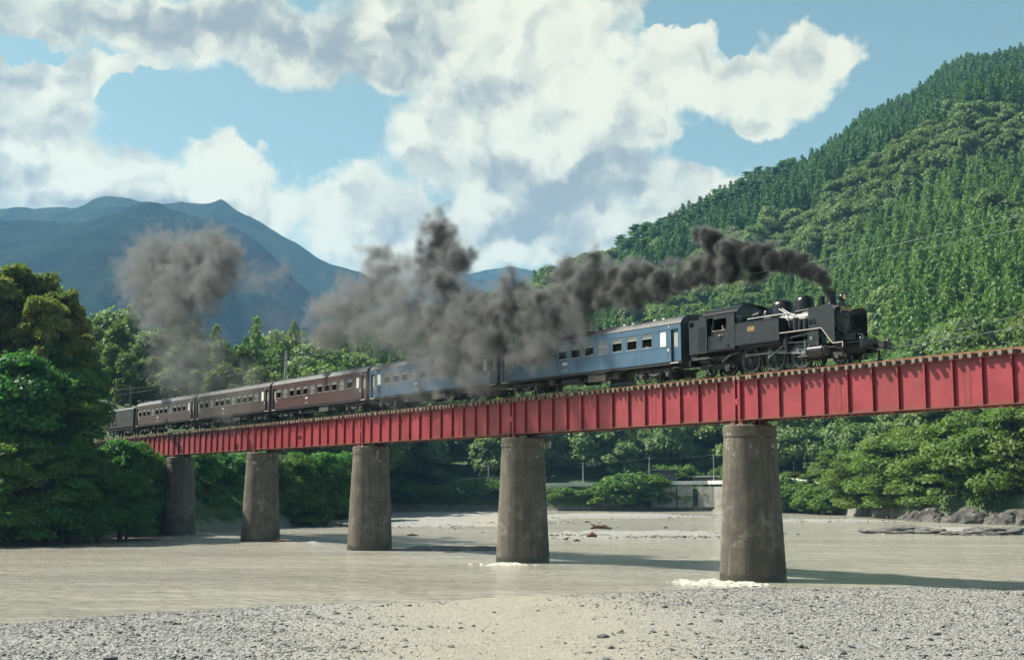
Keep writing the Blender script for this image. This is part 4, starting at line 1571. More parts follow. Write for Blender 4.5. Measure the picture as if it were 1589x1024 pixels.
# rocks
def rock(px, py, sx, sy, sz, seed, label, group=None, mat=None, zc=0.0, rot=0.0):
    import bmesh
    bm = bmesh.new()
    bmesh.ops.create_icosphere(bm, subdivisions=4, radius=1.0)
    for v in bm.verts:
        p = v.co.copy()
        from mathutils import noise as mn
        f = 1 + 0.38 * mn.noise(p * 1.3 + Vector((seed * 3.1, 0, 0))) + 0.2 * mn.noise(p * 3.1 + Vector((0, seed, 0))) + 0.07 * mn.noise(p * 8 + Vector((0, 0, seed)))
        f = round(f * 9) / 9 * 0.35 + f * 0.65
        v.co = Vector((p.x * sx * f, p.y * sy * f, p.z * sz * f))
    me = bpy.data.meshes.new('boulder')
    bm.to_mesh(me)
    bm.free()
    me.materials.append(mat or m_rock)
    o = link(bpy.data.objects.new('boulder', me))
    g = PG(px, py, 0)
    o.location = (g.x, g.y, zc)
    o.rotation_euler = (0, 0, rot)
    return tag(o, label, 'rock', group)


rock(1400, 827, 4.6, 2.6, 0.85, 1, 'low dark rock slab lying in the river below the right bank, left one', rot=0.1)
rock(1440, 827, 2.8, 2.0, 0.65, 2, 'smaller dark slab joined to the right end of the left river rock')
rock(1545, 829, 4.4, 2.6, 0.95, 3, 'low dark rock slab at the right edge of the river', rot=0.2)
rock(1498, 830, 2.8, 1.6, 0.5, 4, 'flat rock just left of the slab at the right edge')
for i, (px, py, sx, sz) in enumerate([(1405, 806, 3.0, 1.5), (1428, 808, 3.2, 2.2), (1448, 809, 3.8, 2.6), (1475, 810, 3.2, 1.9), (1500, 811, 3.8, 3.0), (1520, 812, 3.4, 2.4), (1548, 813, 3.8, 2.3), (1575, 814, 3.8, 2.8), (1600, 815, 4, 3.0), (1380, 804, 2.0, 1.4), (1310, 798, 1.6, 0.8), (1290, 797, 1.4, 0.7), (1330, 800, 1.6, 0.7)]):
    rock(px, py, sx, 2.6, sz, 10 + i, 'craggy grey rock face at the foot of the right bank trees', 'rocks along the foot of the right bank', m_rockdark, zc=-0.9, rot=i * 1.3)
for i, px in enumerate(range(612, 780, 17)):
    rock(px, 791.5, 2.6 + (i % 3) * 0.6, 2.2, 1.9 + (i % 4) * 0.5, 40 + i, 'eroded grey rock at the waterline of the far bank, left of the second nearest pier', 'rocks along the waterline of the far bank', m_rockdark, rot=i)
for i, px in enumerate((868, 935, 1000, 1030, 1045)):
    rock(px, 792, 2.2, 1.8, 1.2 + .3 * (i % 3), 60 + i, 'grey rock at the waterline of the far bank between the two nearest piers', 'rocks at the waterline between the nearest piers', rot=i)

# driftwood on the bar
g = PG(932, 824, 0)
t = empty('driftwood', (g.x, g.y, 0.25), 0.3, 'dark reddish driftwood log with broken branches on the river bar', 'driftwood')
MB().tube([(-1.3, 0, 0.1), (-0.5, 0.1, 0.32), (0.5, 0, 0.2), (1.4, -0.2, 0.1)], [0.12, 0.24, 0.2, 0.1], 8).build('log', m_drift, t, 50)
MB().tube([(-0.6, 0, 0.2), (-0.9, 0.1, 0.5), (-1.3, 0, 0.62)], [0.13, 0.1, 0.05], 6).build('branch', m_drift, t, 50)
MB().tube([(0.1, 0, 0.3), (0.4, 0.1, 0.45), (0.9, 0, 0.42)], [0.12, 0.1, 0.05], 6).build('branch', m_drift, t, 50)
g = PG(919, 835, 0)
t = tag(MB().tube([(-0.6, 0, 0.1), (0, 0.1, 0.3), (0.5, 0, 0.12)], [0.1, 0.3, 0.14], 7).build('driftwood', m_drift, None, 50), 'stubby reddish driftwood piece left below the larger log', 'driftwood')
t.location = (g.x, g.y, 0.12)
for px, py, w, lab in [(895, 842, .3, 'tiny reddish scrap of wood on the river bar nearest the water'), (1075, 827, .5, 'reddish scrap of driftwood near the nearest pier'), (1033, 821, .3, 'small reddish scrap of wood right of the large driftwood'), (912, 812, .45, 'thin reddish stick on the far gravel bar'), (640, 833, .6, 'pinkish stick on the bar right of the middle pier'), (437, 843, .8, 'dark scrap of driftwood right of the second farthest pier')]:
    g = PG(px, py, 0)
    o = MB().tube([(-w, 0, 0.05), (0, 0.1, 0.16), (w, 0, 0.06)], [0.06, 0.14, 0.05], 6).build('driftwood', m_drift, None, 50, label=lab, cat='driftwood')
    o.location = (g.x, g.y, 0.12)

def to_mesh(o):
    dg = bpy.context.evaluated_depsgraph_get()
    me = bpy.data.meshes.new_from_object(o.evaluated_get(dg))
    n = bpy.data.objects.new(o.name, me)
    link(n, o.parent)
    n.location, n.rotation_euler = o.location, o.rotation_euler
    nm = o.name
    bpy.data.objects.remove(o)
    n.name = nm
    return n



# ------------------------------------------------------------------ piers
PIER_TOP = 8.82


def pier_parts(root, top, wear):
    h = top
    n = 64
    mb = MB()
    r0, r1 = 1.81, 1.44
    zcap = h - 0.72
    prof = []
    for k in range(13):
        z = -2.5 + (zcap + 2.5) * k / 12
        prof.append((r0 + (r1 - r0) * max(0, z) / zcap, z))
    prof[0] = (1e-5, -2.5)
    prof.insert(1, (r0, -2.5))
    mb.lathe(prof + [(r1 - 0.06, zcap), (r1 - 0.06, zcap + 0.05), (1e-5, zcap + 0.05)], n=n, sy=1.1)
    mb.build('shaft', m_pier, root, 40)
    mb = MB()
    mb.lathe([(1e-5, zcap + 0.05), (r1 + 0.02, zcap + 0.05), (r1 + 0.02, h - 0.06), (r1 - 0.04, h), (1e-5, h)], n=n, sy=1.1)
    mb.build('pier_cap', m_pier, root, 40)


pier_lab = ['nearest concrete pier, tallest and widest, with foam at its left foot', 'second nearest concrete pier with a pale ragged stain under its cap',
            'middle concrete pier standing at the shaded end of the gravel bar', 'fourth concrete pier from the right, short and pale against dark trees', 'farthest concrete pier in the shade of the left bank trees']
for k in range(5):
    g = BP(-k * LSP)
    root = empty('bridge_pier', (g.x, g.y, 0), PHI + 0.3 * k * 0, pier_lab[k], 'bridge pier', 'concrete piers carrying the red railway bridge')
    pier_parts(root, PIER_TOP, k)
g = BP(LSP)
root = empty('bridge_pier', (g.x, g.y, 0), PHI, 'pier outside the right edge under the red girders', 'bridge pier', 'concrete piers carrying the red railway bridge')
pier_parts(root, PIER_TOP, 6)
# abutment in the trees
g = BP(-5 * LSP - 1.5)
t = MB().box(-2.6, 2.0, -2.6, 2.6, -1.0, PIER_TOP).box(-2.6, -0.6, -2.6, 2.6, PIER_TOP, PIER_TOP + 2.35).build('bridge_abutment', m_concretedark, None, label='dark concrete abutment buried in the left bank trees', cat='abutment')
t.location = (g.x, g.y, 0)
t.rotation_euler = (0, 0, PHI)
mbE = MB().prism([(-46, -9), (0, -9), (0, 0), (-46, 0)], -3.4, 3.4, 'Y')
o = mbE.build('railway_embankment', m_terrain, kind='structure')
g = BP(-5 * LSP - 4.2, 0, -0.5)
o.location = g
o.rotation_euler = (0, 0, PHI)


# ------------------------------------------------------------------ plate girder spans
GT, GB = -0.365, -2.68        # girder top and bottom relative to rail head
NP_ = 14


def shared(cache={}):
    if cache: return cache
    hl = LSP / 2 - 0.06
    cache['web'] = MB().box(-hl, hl, -0.008, 0.008, GB + 0.03, GT - 0.03).mesh('web_plate', m_girder)
    def flange(z0, z1, w, mat, nm):
        mb = MB().box(-hl, hl, -w / 2, w / 2, z0, z1)
        return mb.mesh(nm, mat)
    cache['top'] = flange(GT - 0.03, GT, 0.40, m_girder, 'top_flange')
    cache['bot'] = flange(GB, GB + 0.03, 0.40, m_rust, 'bottom_flange')
    mb = MB()     # angles along the flanges with rivet rows
    for z0, z1 in ((GT - 0.15, GT - 0.03), (GB + 0.03, GB + 0.15)):
        for s in (-1, 1):
            mb.box(-hl, hl, s * 0.008, s * 0.02, z0, z1)
            zz = GT - 0.045 if z0 > -1 else GB + 0.03
            mb.box(-hl, hl, s * 0.02, s * 0.13, zz, zz + 0.015)
    cache['angles'] = mb.mesh('flange_angle', m_girder)
    st = MB()
    st.box(-0.007, 0.007, -0.155, -0.0085, GB + 0.05, GT - 0.05)
    st.box(-0.075, 0.007, -0.022, -0.0085, GB + 0.05, GT - 0.05)
    st.box(-0.05, 0.05, -0.165, -0.152, GB + 0.05, GT - 0.05)
    cache['stiff'] = st.mesh('stiffener', m_girder)
    st = MB()
    st.box(-0.09, 0.09, -0.19, -0.0085, GB + 0.03, GT - 0.03)
    cache['end'] = st.mesh('end_stiffener', m_girder)
    sp = MB()
    sp.box(-0.22, 0.22, -0.019, -0.0085, GB + 0.17, GT - 0.17)
    cache['splice'] = sp.mesh('splice_plate', m_girder)
    rv = MB()
    for ix in (-0.17, -0.11, 0.11, 0.17):
        z = GB + 0.22
        while z < GT - 0.2:
            rv.box(ix - 0.014, ix + 0.014, -0.029, -0.019, z - 0.014, z + 0.014)
            z += 0.105
    cache['rivets'] = rv.mesh('rivets', m_girder)
    fr = MB()
    x = -hl + 0.1
    while x < hl:
        fr.box(x - 0.012, x + 0.012, -0.029, -0.02, GT - 0.105, GT - 0.082)
        fr.box(x - 0.012, x + 0.012, -0.029, -0.02, GB + 0.075, GB + 0.098)
        x += 0.14
    cache['frivets'] = fr.mesh('flange_rivets', m_girder)
    cache['bearing'] = MB().box(-0.22, 0.22, -0.25, 0.25, PIER_TOP - RZ, PIER_TOP - RZ + 0.08).box(-0.14, 0.14, -0.2, 0.2, PIER_TOP - RZ + 0.08, GB).mesh('bearing', m_rust)
    gp = MB()
    gp.box(-0.16, 0.16, -0.21, -0.18, -1.78, -1.42)
    cache['link'] = gp.mesh('joint_plate', m_girder)
    # lower flange lateral gussets that show as pale tabs
    cache['gusset'] = MB().box(-0.12, 0.12, -0.24, -0.04, GB - 0.012, GB).mesh('gusset_plate', m_girder)
    return cache


def span(i, label):
    S = shared()
    c = BP(-(i + 0.5) * LSP)
    root = empty('plate_girder_span', c, PHI, label, 'bridge girder', 'red plate girder spans of the railway bridge')
    root.location = c
    pw = LSP / NP_

    def put(me, x, y, flip=False, parent=root):
        o = link(bpy.data.objects.new(me.name.split('.')[0], me), parent)
        o.location = (x, y, 0)
        if flip: o.rotation_euler = (0, 0, PI)
        return o
    for y, fl in ((-0.85, False), (0.85, True)):
        put(S['web'], 0, y)
        put(S['top'], 0, y)
        put(S['bot'], 0, y)
        put(S['angles'], 0, y)
        if not fl: tag(put(S['frivets'], 0, y), kind='stuff')
        for k in range(1, NP_):
            put(S['stiff'], -LSP / 2 + k * pw, y, fl)
        for sx in (-1, 1):
            put(S['end'], sx * (LSP / 2 - 0.19), y, fl)
            put(S['bearing'], sx * (LSP / 2 - 0.30), y)
        for x in (-LSP / 2 + 4.55 * pw, LSP / 2 - 4.55 * pw):
            sp = put(S['splice'], x, y, fl)
            if not fl:
                rv = link(bpy.data.objects.new('rivets', S['rivets']), sp)
    for k in range(0, NP_ + 1, 2):
        x = min(max(-LSP / 2 + k * pw, -LSP / 2 + 0.3), LSP / 2 - 0.3)
        fr = MB().bar((x, -0.84, GT - 0.2), (x, 0.84, GT - 0.2), 0.08).bar((x, -0.84, GB + 0.2), (x, 0.84, GB + 0.2), 0.08)
        fr.bar((x, -0.84, GT - 0.25), (x, 0.84, GB + 0.25), 0.07).bar((x + 0.08, 0.84, GT - 0.25), (x + 0.08, -0.84, GB + 0.25), 0.07)
        fr.build('cross_frame', m_girder, root)
        if k < NP_:
            MB().bar((x, -0.84, GB + 0.06), (min(x + 2 * pw, LSP / 2 - 0.2), 0.84, GB + 0.06), 0.07).build('lateral_brace', m_rust, root)
        put(S['gusset'], x, -0.85)
    for sx in (1,):
        put(S['link'], LSP / 2, -0.85)
    return root


sp_lab = ['near end span running out of the right edge of the photo', 'span under the blue coach, between the nearest and second nearest piers', 'span under the smoke covered blue coach, between the second and middle piers',
          'span under the brown coach, between the middle and fourth piers', 'span between the fourth and farthest piers', 'shaded last span running into the left bank trees']
for i in range(-1, 5):
    span(i, 'red girder ' + sp_lab[i + 1])

# ------------------------------------------------------------------ track: rails and sleepers
trk = empty('railway_track', BP(0), PHI, 'rusty rails on dark timber sleepers running along the red bridge', 'railway track')
X0, X1 = -160.0, LSP * 1.6
for y in (-0.5335, 0.5335):
    MB().box(X0, X1, y - 0.065, y + 0.065, -0.155, -0.135).box(X0, X1, y - 0.01, y + 0.01, -0.135, -0.04).box(X0, X1, y - 0.034, y + 0.034, -0.04, 0.0).build('rail', m_rail, trk)
for y in (-0.33, 0.33):
    MB().box(X0 + 30, X1, y - 0.05, y + 0.05, -0.155, -0.14).box(X0 + 30, X1, y - 0.01, y + 0.01, -0.14, -0.06).box(X0 + 30, X1, y - 0.03, y + 0.03, -0.06, -0.03).build('guard_rail', m_rail, trk)
for y in (-1.06, 1.06):
    MB().box(-5 * LSP, X1, y - 0.06, y + 0.06, -0.155, -0.115).build('tie_bar', m_rail, trk)
smesh = [MB().box(-0.105, 0.105, -1.26 - e, 1.26 + e * .6, -0.36, -0.156).mesh('sleeper', m_sleeper) for e in (0, .06, -.05, .1, -.08)]
x = X1 - 0.3
ns = 0
r_s = random.Random(3)
while x > -5 * LSP - 1 and ns < 298:
    o = link(bpy.data.objects.new('sleeper', smesh[r_s.randrange(5)]), trk)
    o.location = (x, r_s.uniform(-.03, .03), 0)
    x -= 0.50 + r_s.uniform(-0.04, 0.09)
    ns += 1
mbS = MB()
while x > X0:
    mbS.box(x - 0.1, x + 0.1, -1.2, 1.2, -0.36, -0.156)
    x -= 0.55
mbS.build('sleeper_row', m_sleeper, trk, kind='stuff')


# ------------------------------------------------------------------ rolling stock
def wheel_meshes(r, spokes, cw=False, pin=None):
    """spoked wheel; axle along Y, outer face towards -Y"""
    tyre = MB().lathe([(r * 0.88, -0.055), (r, -0.055), (r, 0.055), (r + 0.025, 0.06), (r + 0.025, 0.08), (r * 0.88, 0.08), (r * 0.88, -0.055)], axis='Y', n=40)
    ty = tyre.mesh('tyre', m_grease, 30)
    c = MB().lathe([(r * 0.79, -0.04), (r * 0.882, -0.04), (r * 0.882, 0.04), (r * 0.79, 0.04), (r * 0.79, -0.04)], axis='Y', n=40)
    c.cyl((0, -0.09, 0), (0, 0.06, 0), r * 0.17, n=16)
    for k in range(spokes):
        a = 2 * PI * k / spokes
        c.bar((r * 0.12 * math.cos(a), -0.005, r * 0.12 * math.sin(a)), (r * 0.82 * math.cos(a), -0.005, r * 0.82 * math.sin(a)), 0.045 * r / 0.5, 0.05)
    if cw:
        pts = [(r * 0.80 * math.cos(PI * 0.5 + a), r * 0.80 * math.sin(PI * 0.5 + a)) for a in np.linspace(-0.75, 0.75, 9)]
        a0 = pin + PI
        rot = lambda p: (p[0] * math.cos(a0 - PI / 2) - p[1] * math.sin(a0 - PI / 2), p[0] * math.sin(a0 - PI / 2) + p[1] * math.cos(a0 - PI / 2))
        c.prism([rot(p) for p in pts], -0.045, 0.035, 'Y')
    return ty, c.mesh('wheel', m_blackgrey if cw else m_under, 30)


W_COACH = wheel_meshes(0.43, 10)
W_DRV = wheel_meshes(0.76, 15, True, -0.3)
W_PIL = wheel_meshes(0.43, 10)


def add_wheel(parent, W, x, side, z, name='wheel', y=0.62):
    w = link(bpy.data.objects.new(name, W[1]), parent)
    w.location = (x, side * y, z)
    if side > 0: w.rotation_euler = (0, 0, PI)
    t = link(bpy.data.objects.new('tyre', W[0]), w)
    return w


def bogie_mesh(cache={}):
    if cache: return cache
    mb = MB()
    for s in (-1, 1):
        y = s * 0.98
        mb.box(-1.75, 1.75, y - 0.05, y + 0.05, 0.62, 0.80)
        mb.prism([(-0.75, 0.62), (-0.45, 0.28), (0.45, 0.28), (0.75, 0.62)], y - 0.05, y + 0.05, 'Y')
        mb.box(-0.35, 0.35, y - 0.12, y + 0.12, 0.36, 0.6)
    mb.box(-1.7, -1.55, -0.95, 0.95, 0.6, 0.72).box(1.55, 1.7, -0.95, 0.95, 0.6, 0.72)
    cache['frame'] = mb.mesh('bogie_frame', m_under)
    sp = MB()
    for s in (-1, 1):
        y = s * 1.03
        for x in (-1.22, 1.22):
            sp.box(x - 0.17, x + 0.17, y - 0.1, y + 0.12, 0.28, 0.62)
            sp.cyl((x, y - 0.16 * 1, 0.43), (x, y + 0.16, 0.43), 0.12, n=10)
            sp.lathe([(0.09, 0.62), (0.11, 0.68), (0.08, 0.74), (0.11, 0.8)], (x, y, 0), n=8)
        sp.tube([(-0.5, y + s * 0.06, 0.5), (0, y + s * 0.06, 0.4), (0.5, y + s * 0.06, 0.5)], 0.055, 5)
    cache['box'] = sp.mesh('axle_box', m_grease)
    sp = MB()
    for s in (-1, 1):
        sp.tube([(-0.55, s * 1.1, 0.66), (-0.2, s * 1.1, 0.5), (0.2, s * 1.1, 0.5), (0.55, s * 1.1, 0.66)], 0.03, 5)
    cache['step'] = sp.mesh('spring', m_grease)
    return cache


def add_bogie(parent, x):
    B = bogie_mesh()
    b = link(bpy.data.objects.new('bogie', B['frame']), parent)
    b.location = (x, 0, 0)
    link(bpy.data.objects.new('axle_box', B['box']), b)
    link(bpy.data.objects.new('spring', B['step']), b)
    for wx in (-1.22, 1.22):
        for s in (-1, 1):
            w = link(bpy.data.objects.new('wheel', W_COACH[1]), b)
            w.location = (wx, s * 0.6, 0.43)
            if s > 0: w.rotation_euler = (0, 0, PI)
    return b


def window_part(half, cache={}):
    """sash and panes of one coach window, centred; outer side towards -Y. half: 0 closed, 1 lower sash lifted"""
    if half in cache: return cache[half]
    w, h = 0.49, 0.44
    fr = MB()
    fr.box(-w, w, -0.012, 0.03, h - 0.035, h).box(-w, w, -0.03, 0.03, -h, -h + 0.035)
    fr.box(-w, -w + 0.03, -0.012, 0.03, -h + .035, h - .035).box(w - 0.03, w, -0.012, 0.03, -h + .035, h - .035)
    zz = 0.13 if half else 0.02
    fr.box(-w + 0.03, w - 0.03, -0.014, 0.025, zz, zz + 0.06)
    f = fr.mesh('window', m_sash)
    g = MB()
    g.box(-w + 0.03, w - 0.03, 0.004, 0.012, zz + 0.06, h - 0.035)
    if not half:
        g.box(-w + 0.03, w - 0.03, 0.014, 0.022, -h + 0.035, zz)
    p = g.mesh('pane', m_glass)
    cache[half] = (f, p)
    return cache[half]


BL = 19.2
BW = 1.40
ZF, ZE = 1.12, 3.47


def roof_prof(n=13, w=BW, ze=ZE, rise=0.58):
    out = []
    for i in range(n):
        t = i / (n - 1) * 2 - 1
        y = t * (w + 0.03)
        z = ze - 0.03 + rise * (1 - abs(t) ** 2.6) ** 0.62
        out.append((y, z))
    return out


def coach(i, X_front, paint, label, nwin, wstart, style, vents, group='passenger coaches of the steam train'):
    """X_front: bridge coordinate of the end nearest the locomotive; local x = 0 at that end, body towards -x"""
    root = empty('passenger_coach', BP(X_front), PHI, label, 'railway coach', group)
    WIN = [(-wstart - 1.455 * k, 0.49, 2.14, 3.02) for k in range(nwin)]
    small = [(-1.62, 0.27, 2.10, 3.0)]                           # frosted lavatory window
    if style == 'both': small.append((-BL + 1.62, 0.27, 2.10, 3.0))
    doors = [(-0.55, 0.33), (-BL + 0.55, 0.33)]
    for s in (-1, 1):
        wall = MB()
        y0, y1 = s * (BW - 0.05), s * BW
        ops = sorted([(x, hw, a, b) for x, hw, a, b in WIN + small] + [(x, hw, ZF, 3.10) for x, hw in doors])
        prev = -BL
        for x, hw, a, b in ops:
            if x - hw > prev: wall.box(prev, x - hw, y0, y1, ZF, ZE)
            if a > ZF: wall.box(x - hw, x + hw, y0, y1, ZF, a)
            wall.box(x - hw, x + hw, y0, y1, b, ZE)
            prev = x + hw
        wall.box(prev, 0, y0, y1, ZF, ZE)
        wall.build('side_wall', paint, root)
        # belt rails under and above the windows
        MB().box(-BL + 1.0, -1.0, y1, y1 + s * 0.014, 2.02, 2.08).box(-BL + 1.0, -1.0, y1, y1 + s * 0.010, 3.06, 3.10).build('belt_rail', paint, root)
        for k, (x, hw, a, b) in enumerate(WIN):
            f, p = window_part((k * 7 + i * 3) % 4 != 1)
            o = link(bpy.data.objects.new('window', f), root)
            o.location = (x, s * (BW - 0.03), (a + b) / 2)
            if s > 0: o.rotation_euler = (0, 0, PI)
            link(bpy.data.objects.new('pane', p), o)
        for x, hw, a, b in small:
            o = MB().box(x - hw + 0.004, x + hw - 0.004, s * (BW - 0.035), s * (BW - 0.012), a + 0.004, b - 0.004).build('lavatory_window', m_frost, root)
            MB().box(x - hw, x + hw, s * (BW - 0.01), s * (BW + 0.012), a - 0.03, a + 0.015).build('sill', m_sash, o)
        for x, hw in doors:
            o = MB().box(x - hw + 0.005, x + hw - 0.005, s * (BW - 0.17), s * (BW - 0.13), ZF, 3.1).build('door', paint, root)
            MB().box(x - 0.17, x + 0.17, s * (BW - 0.128), s * (BW - 0.12), 2.0, 2.9).build('door_window', m_seat if False else m_sash, o)
            MB().cyl((x - hw + 0.03, s * (BW + 0.05), 1.35), (x - hw + 0.03, s * (BW + 0.05), 2.3), 0.014, n=6).build('handrail', m_steel, root)
            MB().box(x - 0.36, x + 0.36, s * (BW - 0.25), s * (BW + 0.06), ZF - 0.12, ZF - 0.06).build('door_step', m_white, root)
            MB().box(x - 0.3, x + 0.3, s * (BW - 0.2), s * (BW - 0.02), 0.72, 0.76).build('door_step', m_grease, root)
        # number boards and marks
        for x, z, hw, hh in ((-1.05, 3.28, 0.05, 0.07), (-1.12, 1.86, 0.09, 0.09), (-BL + 1.12, 1.86, 0.09, 0.09), (-BL * 0.60, 1.82, 0.26, 0.085), (-BL + 1.05, 3.28, 0.04, 0.05)):
            MB().box(x - hw, x + hw, y1, y1 + s * 0.02, z - hh, z + hh).build('marker_plate', m_white, root)
        # running number under the middle of the side, as built up characters
        tx = bpy.data.curves.new('coach_number', 'FONT')
        tx.body = {0: 'スハフ42 304', 1: 'スハフ42 286', 2: 'オハ47 81', 3: 'オハ35 459', 4: 'オハ35 149', 5: 'オハ'}[i] if False else {0: '42 304', 1: '42 286', 2: '47 81', 3: '35 459', 4: '35 149', 5: '35 22'}[i]
        tx.size = 0.26
        tx.extrude = 0.004
        tx.align_x = 'CENTER'
        tx.materials.append(m_white)
        o = link(bpy.data.objects.new('coach_number', tx), root)
        o.location = (-BL * 0.60, s * (BW + 0.012), 1.30)
        o.rotation_euler = (PI / 2, 0, 0 if s < 0 else PI)
        to_mesh(o)
    # roof
    pr = roof_prof()
    mb = MB()
    n = len(pr)
    vs = []
    for x in (-BL - 0.02, 0.02):
        vs += [(x, y, z) for y, z in pr]
    mb.add(vs, [(k, k + 1, n + k + 1, n + k) for k in range(n - 1)] + [tuple(range(n)), tuple(range(2 * n - 1, n - 1, -1)), (0, n, 2 * n - 1, n - 1)])
    roof = mb.build('roof', m_roof, root, 50)
    if vents == 'pairs':
        for k in range(6):
            for j in range(3):
                for yy in (-0.72,):
                    x = -1.9 - 2.9 * k - 0.42 * j
                    MB().lathe([(0.001, -0.14), (0.07, -0.1), (0.085, 0.05), (0.001, 0.14)], (x, -1.02, ZE + 0.40), 'X', 8).build('roof_vent', m_frost if j != 1 else m_roof, roof)
    for k in range(8 if vents != 'pairs' else 3):
        x = -1.6 - 2.28 * k if vents != 'pairs' else -4.5 - 5 * k
        MB().prism([(-0.45, 0), (0.45, 0), (0.36, 0.17), (-0.36, 0.17)], -0.2, 0.2, 'Y').build('roof_ventilator', m_roofblack, roof).location = (x, 0, ZE + 0.53)
    # ends with gangway
    for x, sx in ((0.0, 1), (-BL, -1)):
        prf = [(BW - .06, ZF - 0.05)] + [(y * 0.985, z - 0.01) for y, z in pr[::-1]] + [(-BW + .06, ZF - 0.05)]
        e = MB().prism(prf, x - sx * 0.05, x - sx * 0.02, 'X').build('end_wall', m_roofblack, root)
        gw = MB().box(x - sx * 0.02, x + sx * 0.17, -0.42, -0.36, 1.05, 3.05).box(x - sx * 0.02, x + sx * 0.17, 0.36, 0.42, 1.05, 3.05).box(x - sx * 0.02, x + sx * 0.17, -0.42, 0.42, 3.05, 3.12)
        gw.build('gangway', m_under, e)
    # floor, underframe and equipment
    MB().box(-BL + 0.03, -0.03, -BW + 0.07, BW - 0.07, ZF - 0.02, ZF + 0.02).build('floor', m_inside, root)
    MB().box(-BL, 0, -BW + 0.04, -BW + 0.12, ZF - 0.16, ZF - 0.02).box(-BL, 0, BW - 0.12, BW - 0.04, ZF - 0.16, ZF - 0.02).box(-BL + 0.1, -0.1, -0.4, 0.4, ZF - 0.28, ZF - 0.02).build('underframe', m_under, root)
    MB().box(-9.2, -7.4, -1.25, -0.7, 0.42, 0.94).box(-9.2, -7.4, 0.7, 1.25, 0.42, 0.94).build('battery_box', m_grease if i % 2 == 0 else m_under, root)
    MB().cyl((-12.3, -0.85, 0.68), (-10.4, -0.85, 0.68), 0.26, n=14).build('air_tank', m_under, root, 40)
    MB().cyl((-12.0, 0.85, 0.68), (-10.6, 0.85, 0.68), 0.22, n=12).build('air_tank', m_under, root, 40)
    MB().box(-6.8, -6.1, -1.15, -0.5, 0.5, 0.92).build('equipment_box', m_under, root)
    MB().box(-13.6, -13.0, -1.2, -0.6, 0.48, 0.9).build('equipment_box', m_under, root)
    tr = MB().bar((-5.2, -1.1, ZF - 0.1), (-7.2, -1.1, 0.5), 0.05).bar((-7.2, -1.1, 0.5), (-12.6, -1.1, 0.5), 0.05).bar((-12.6, -1.1, 0.5), (-14.4, -1.1, ZF - 0.1), 0.05)
    tr.build('truss_rod', m_under, root)
    MB().box(-0.2, 0.42, -0.12, 0.12, 0.78, 1.0).box(-BL - 0.42, -BL + 0.2, -0.12, 0.12, 0.78, 1.0).build('coupler', m_under, root)
    add_bogie(root, -2.75)
    add_bogie(root, -BL + 2.75)
    # seats and the ceiling inside
    st = MB()
    for k in range(nwin + 1):
        x = -wstart + 0.73 - 1.455 * k
        st.box(x - 0.05, x + 0.05, -1.28, -0.35, ZF + 0.02, ZF + 1.15).box(x - 0.05, x + 0.05, 0.35, 1.28, ZF + 0.02, ZF + 1.15)
        st.box(x - 0.45, x + 0.45, -1.28, -0.38, ZF + 0.30, ZF + 0.45).box(x - 0.45, x + 0.45, 0.38, 1.28, ZF + 0.30, ZF + 0.45)
    st.build('seat_row', m_seat, root)
    MB().box(-BL + .06, -0.06, -BW + .07, BW - .07, ZE - 0.04, ZE - 0.02).build('ceiling', m_inside, root)
    return root


lab = ['front blue coach with half open windows, right behind the locomotive', 'second blue coach, largely veiled by smoke', 'chocolate brown coach with eleven windows in the middle of the train',
       'faded brown coach between the darker one and the last full coach', 'short looking brown coach entering the tree shade at left']
specs = [(0, -4.2, m_blue, lab[0], 11, 3.12, 'one', 'pairs'), (1, -23.85, m_blue, lab[1], 11, 3.12, 'both', 'centre'), (2, -43.6, m_brown, lab[2], 11, 3.12, 'one', 'centre'),
         (3, -63.35, m_brown2, lab[3], 11, 3.12, 'one', 'centre'), (4, -83.1, m_brown, lab[4], 11, 3.12, 'one', 'centre')]
for s_ in specs:
    coach(*s_)


# tail vehicle: small electric locomotive mostly hidden by the trees
m_tail = M('tail_black_paint', (0.03, 0.022, 0.02), 0.5)  # near black even colour of the tail vehicle


def tail_vehicle():
    root = empty('electric_locomotive', BP(-103.2), PHI, 'dark box shaped vehicle at the tail of the train, half hidden by trees', 'locomotive')
    b = MB().box(-11.0, -0.3, -1.32, 1.32, 1.15, 3.3)
    b.build('body', m_tail, root)
    pr = roof_prof(9, 1.35, 3.3, 0.42)
    mb = MB()
    n = len(pr)
    vs = [(x, y, z) for x in (-11.2, -0.1) for y, z in pr]
    mb.add(vs, [(k, k + 1, n + k + 1, n + k) for k in range(n - 1)] + [tuple(range(n)), tuple(range(2 * n - 1, n - 1, -1)), (0, n, 2 * n - 1, n - 1)])
    mb.build('roof', m_roof, root, 50)
    for x in (-1.4, -3.4, -5.4, -7.4, -9.6):
        o = MB().box(x - 0.35, x + 0.35, -1.345, -1.322, 2.2, 2.95).build('window', m_roofblack, root)
        MB().box(x - 0.38, x + 0.38, -1.36, -1.346, 2.15, 2.2).build('sill', m_brown, o)
    MB().box(-10.8, -0.4, -1.2, 1.2, 0.85, 1.148).build('underframe', m_under, root)
    MB().bar((-6.4, -0.5, 3.75), (-5.4, 0, 4.05), 0.06).bar((-5.4, 0, 4.05), (-6.9, 0, 4.4), 0.06).bar((-7.4, -0.6, 4.4), (-7.4, 0.6, 4.4), 0.07).build('pantograph', m_under, root)
    add_bogie(root, -2.6)
    add_bogie(root, -8.6)


tail_vehicle()


# ------------------------------------------------------------------ steam locomotive (a 2-6-4 tank engine)
LO = (3.0, 0, 0)
loco = empty('steam_locomotive', BP(3.0), PHI, 'black steam tank locomotive with smoke deflectors heading right over the bridge', 'locomotive')


def L(mb, name, mat, parent=loco, smooth=None, **kw):
    mb.o = LO
    return mb.build(name, mat, parent, smooth, **kw)


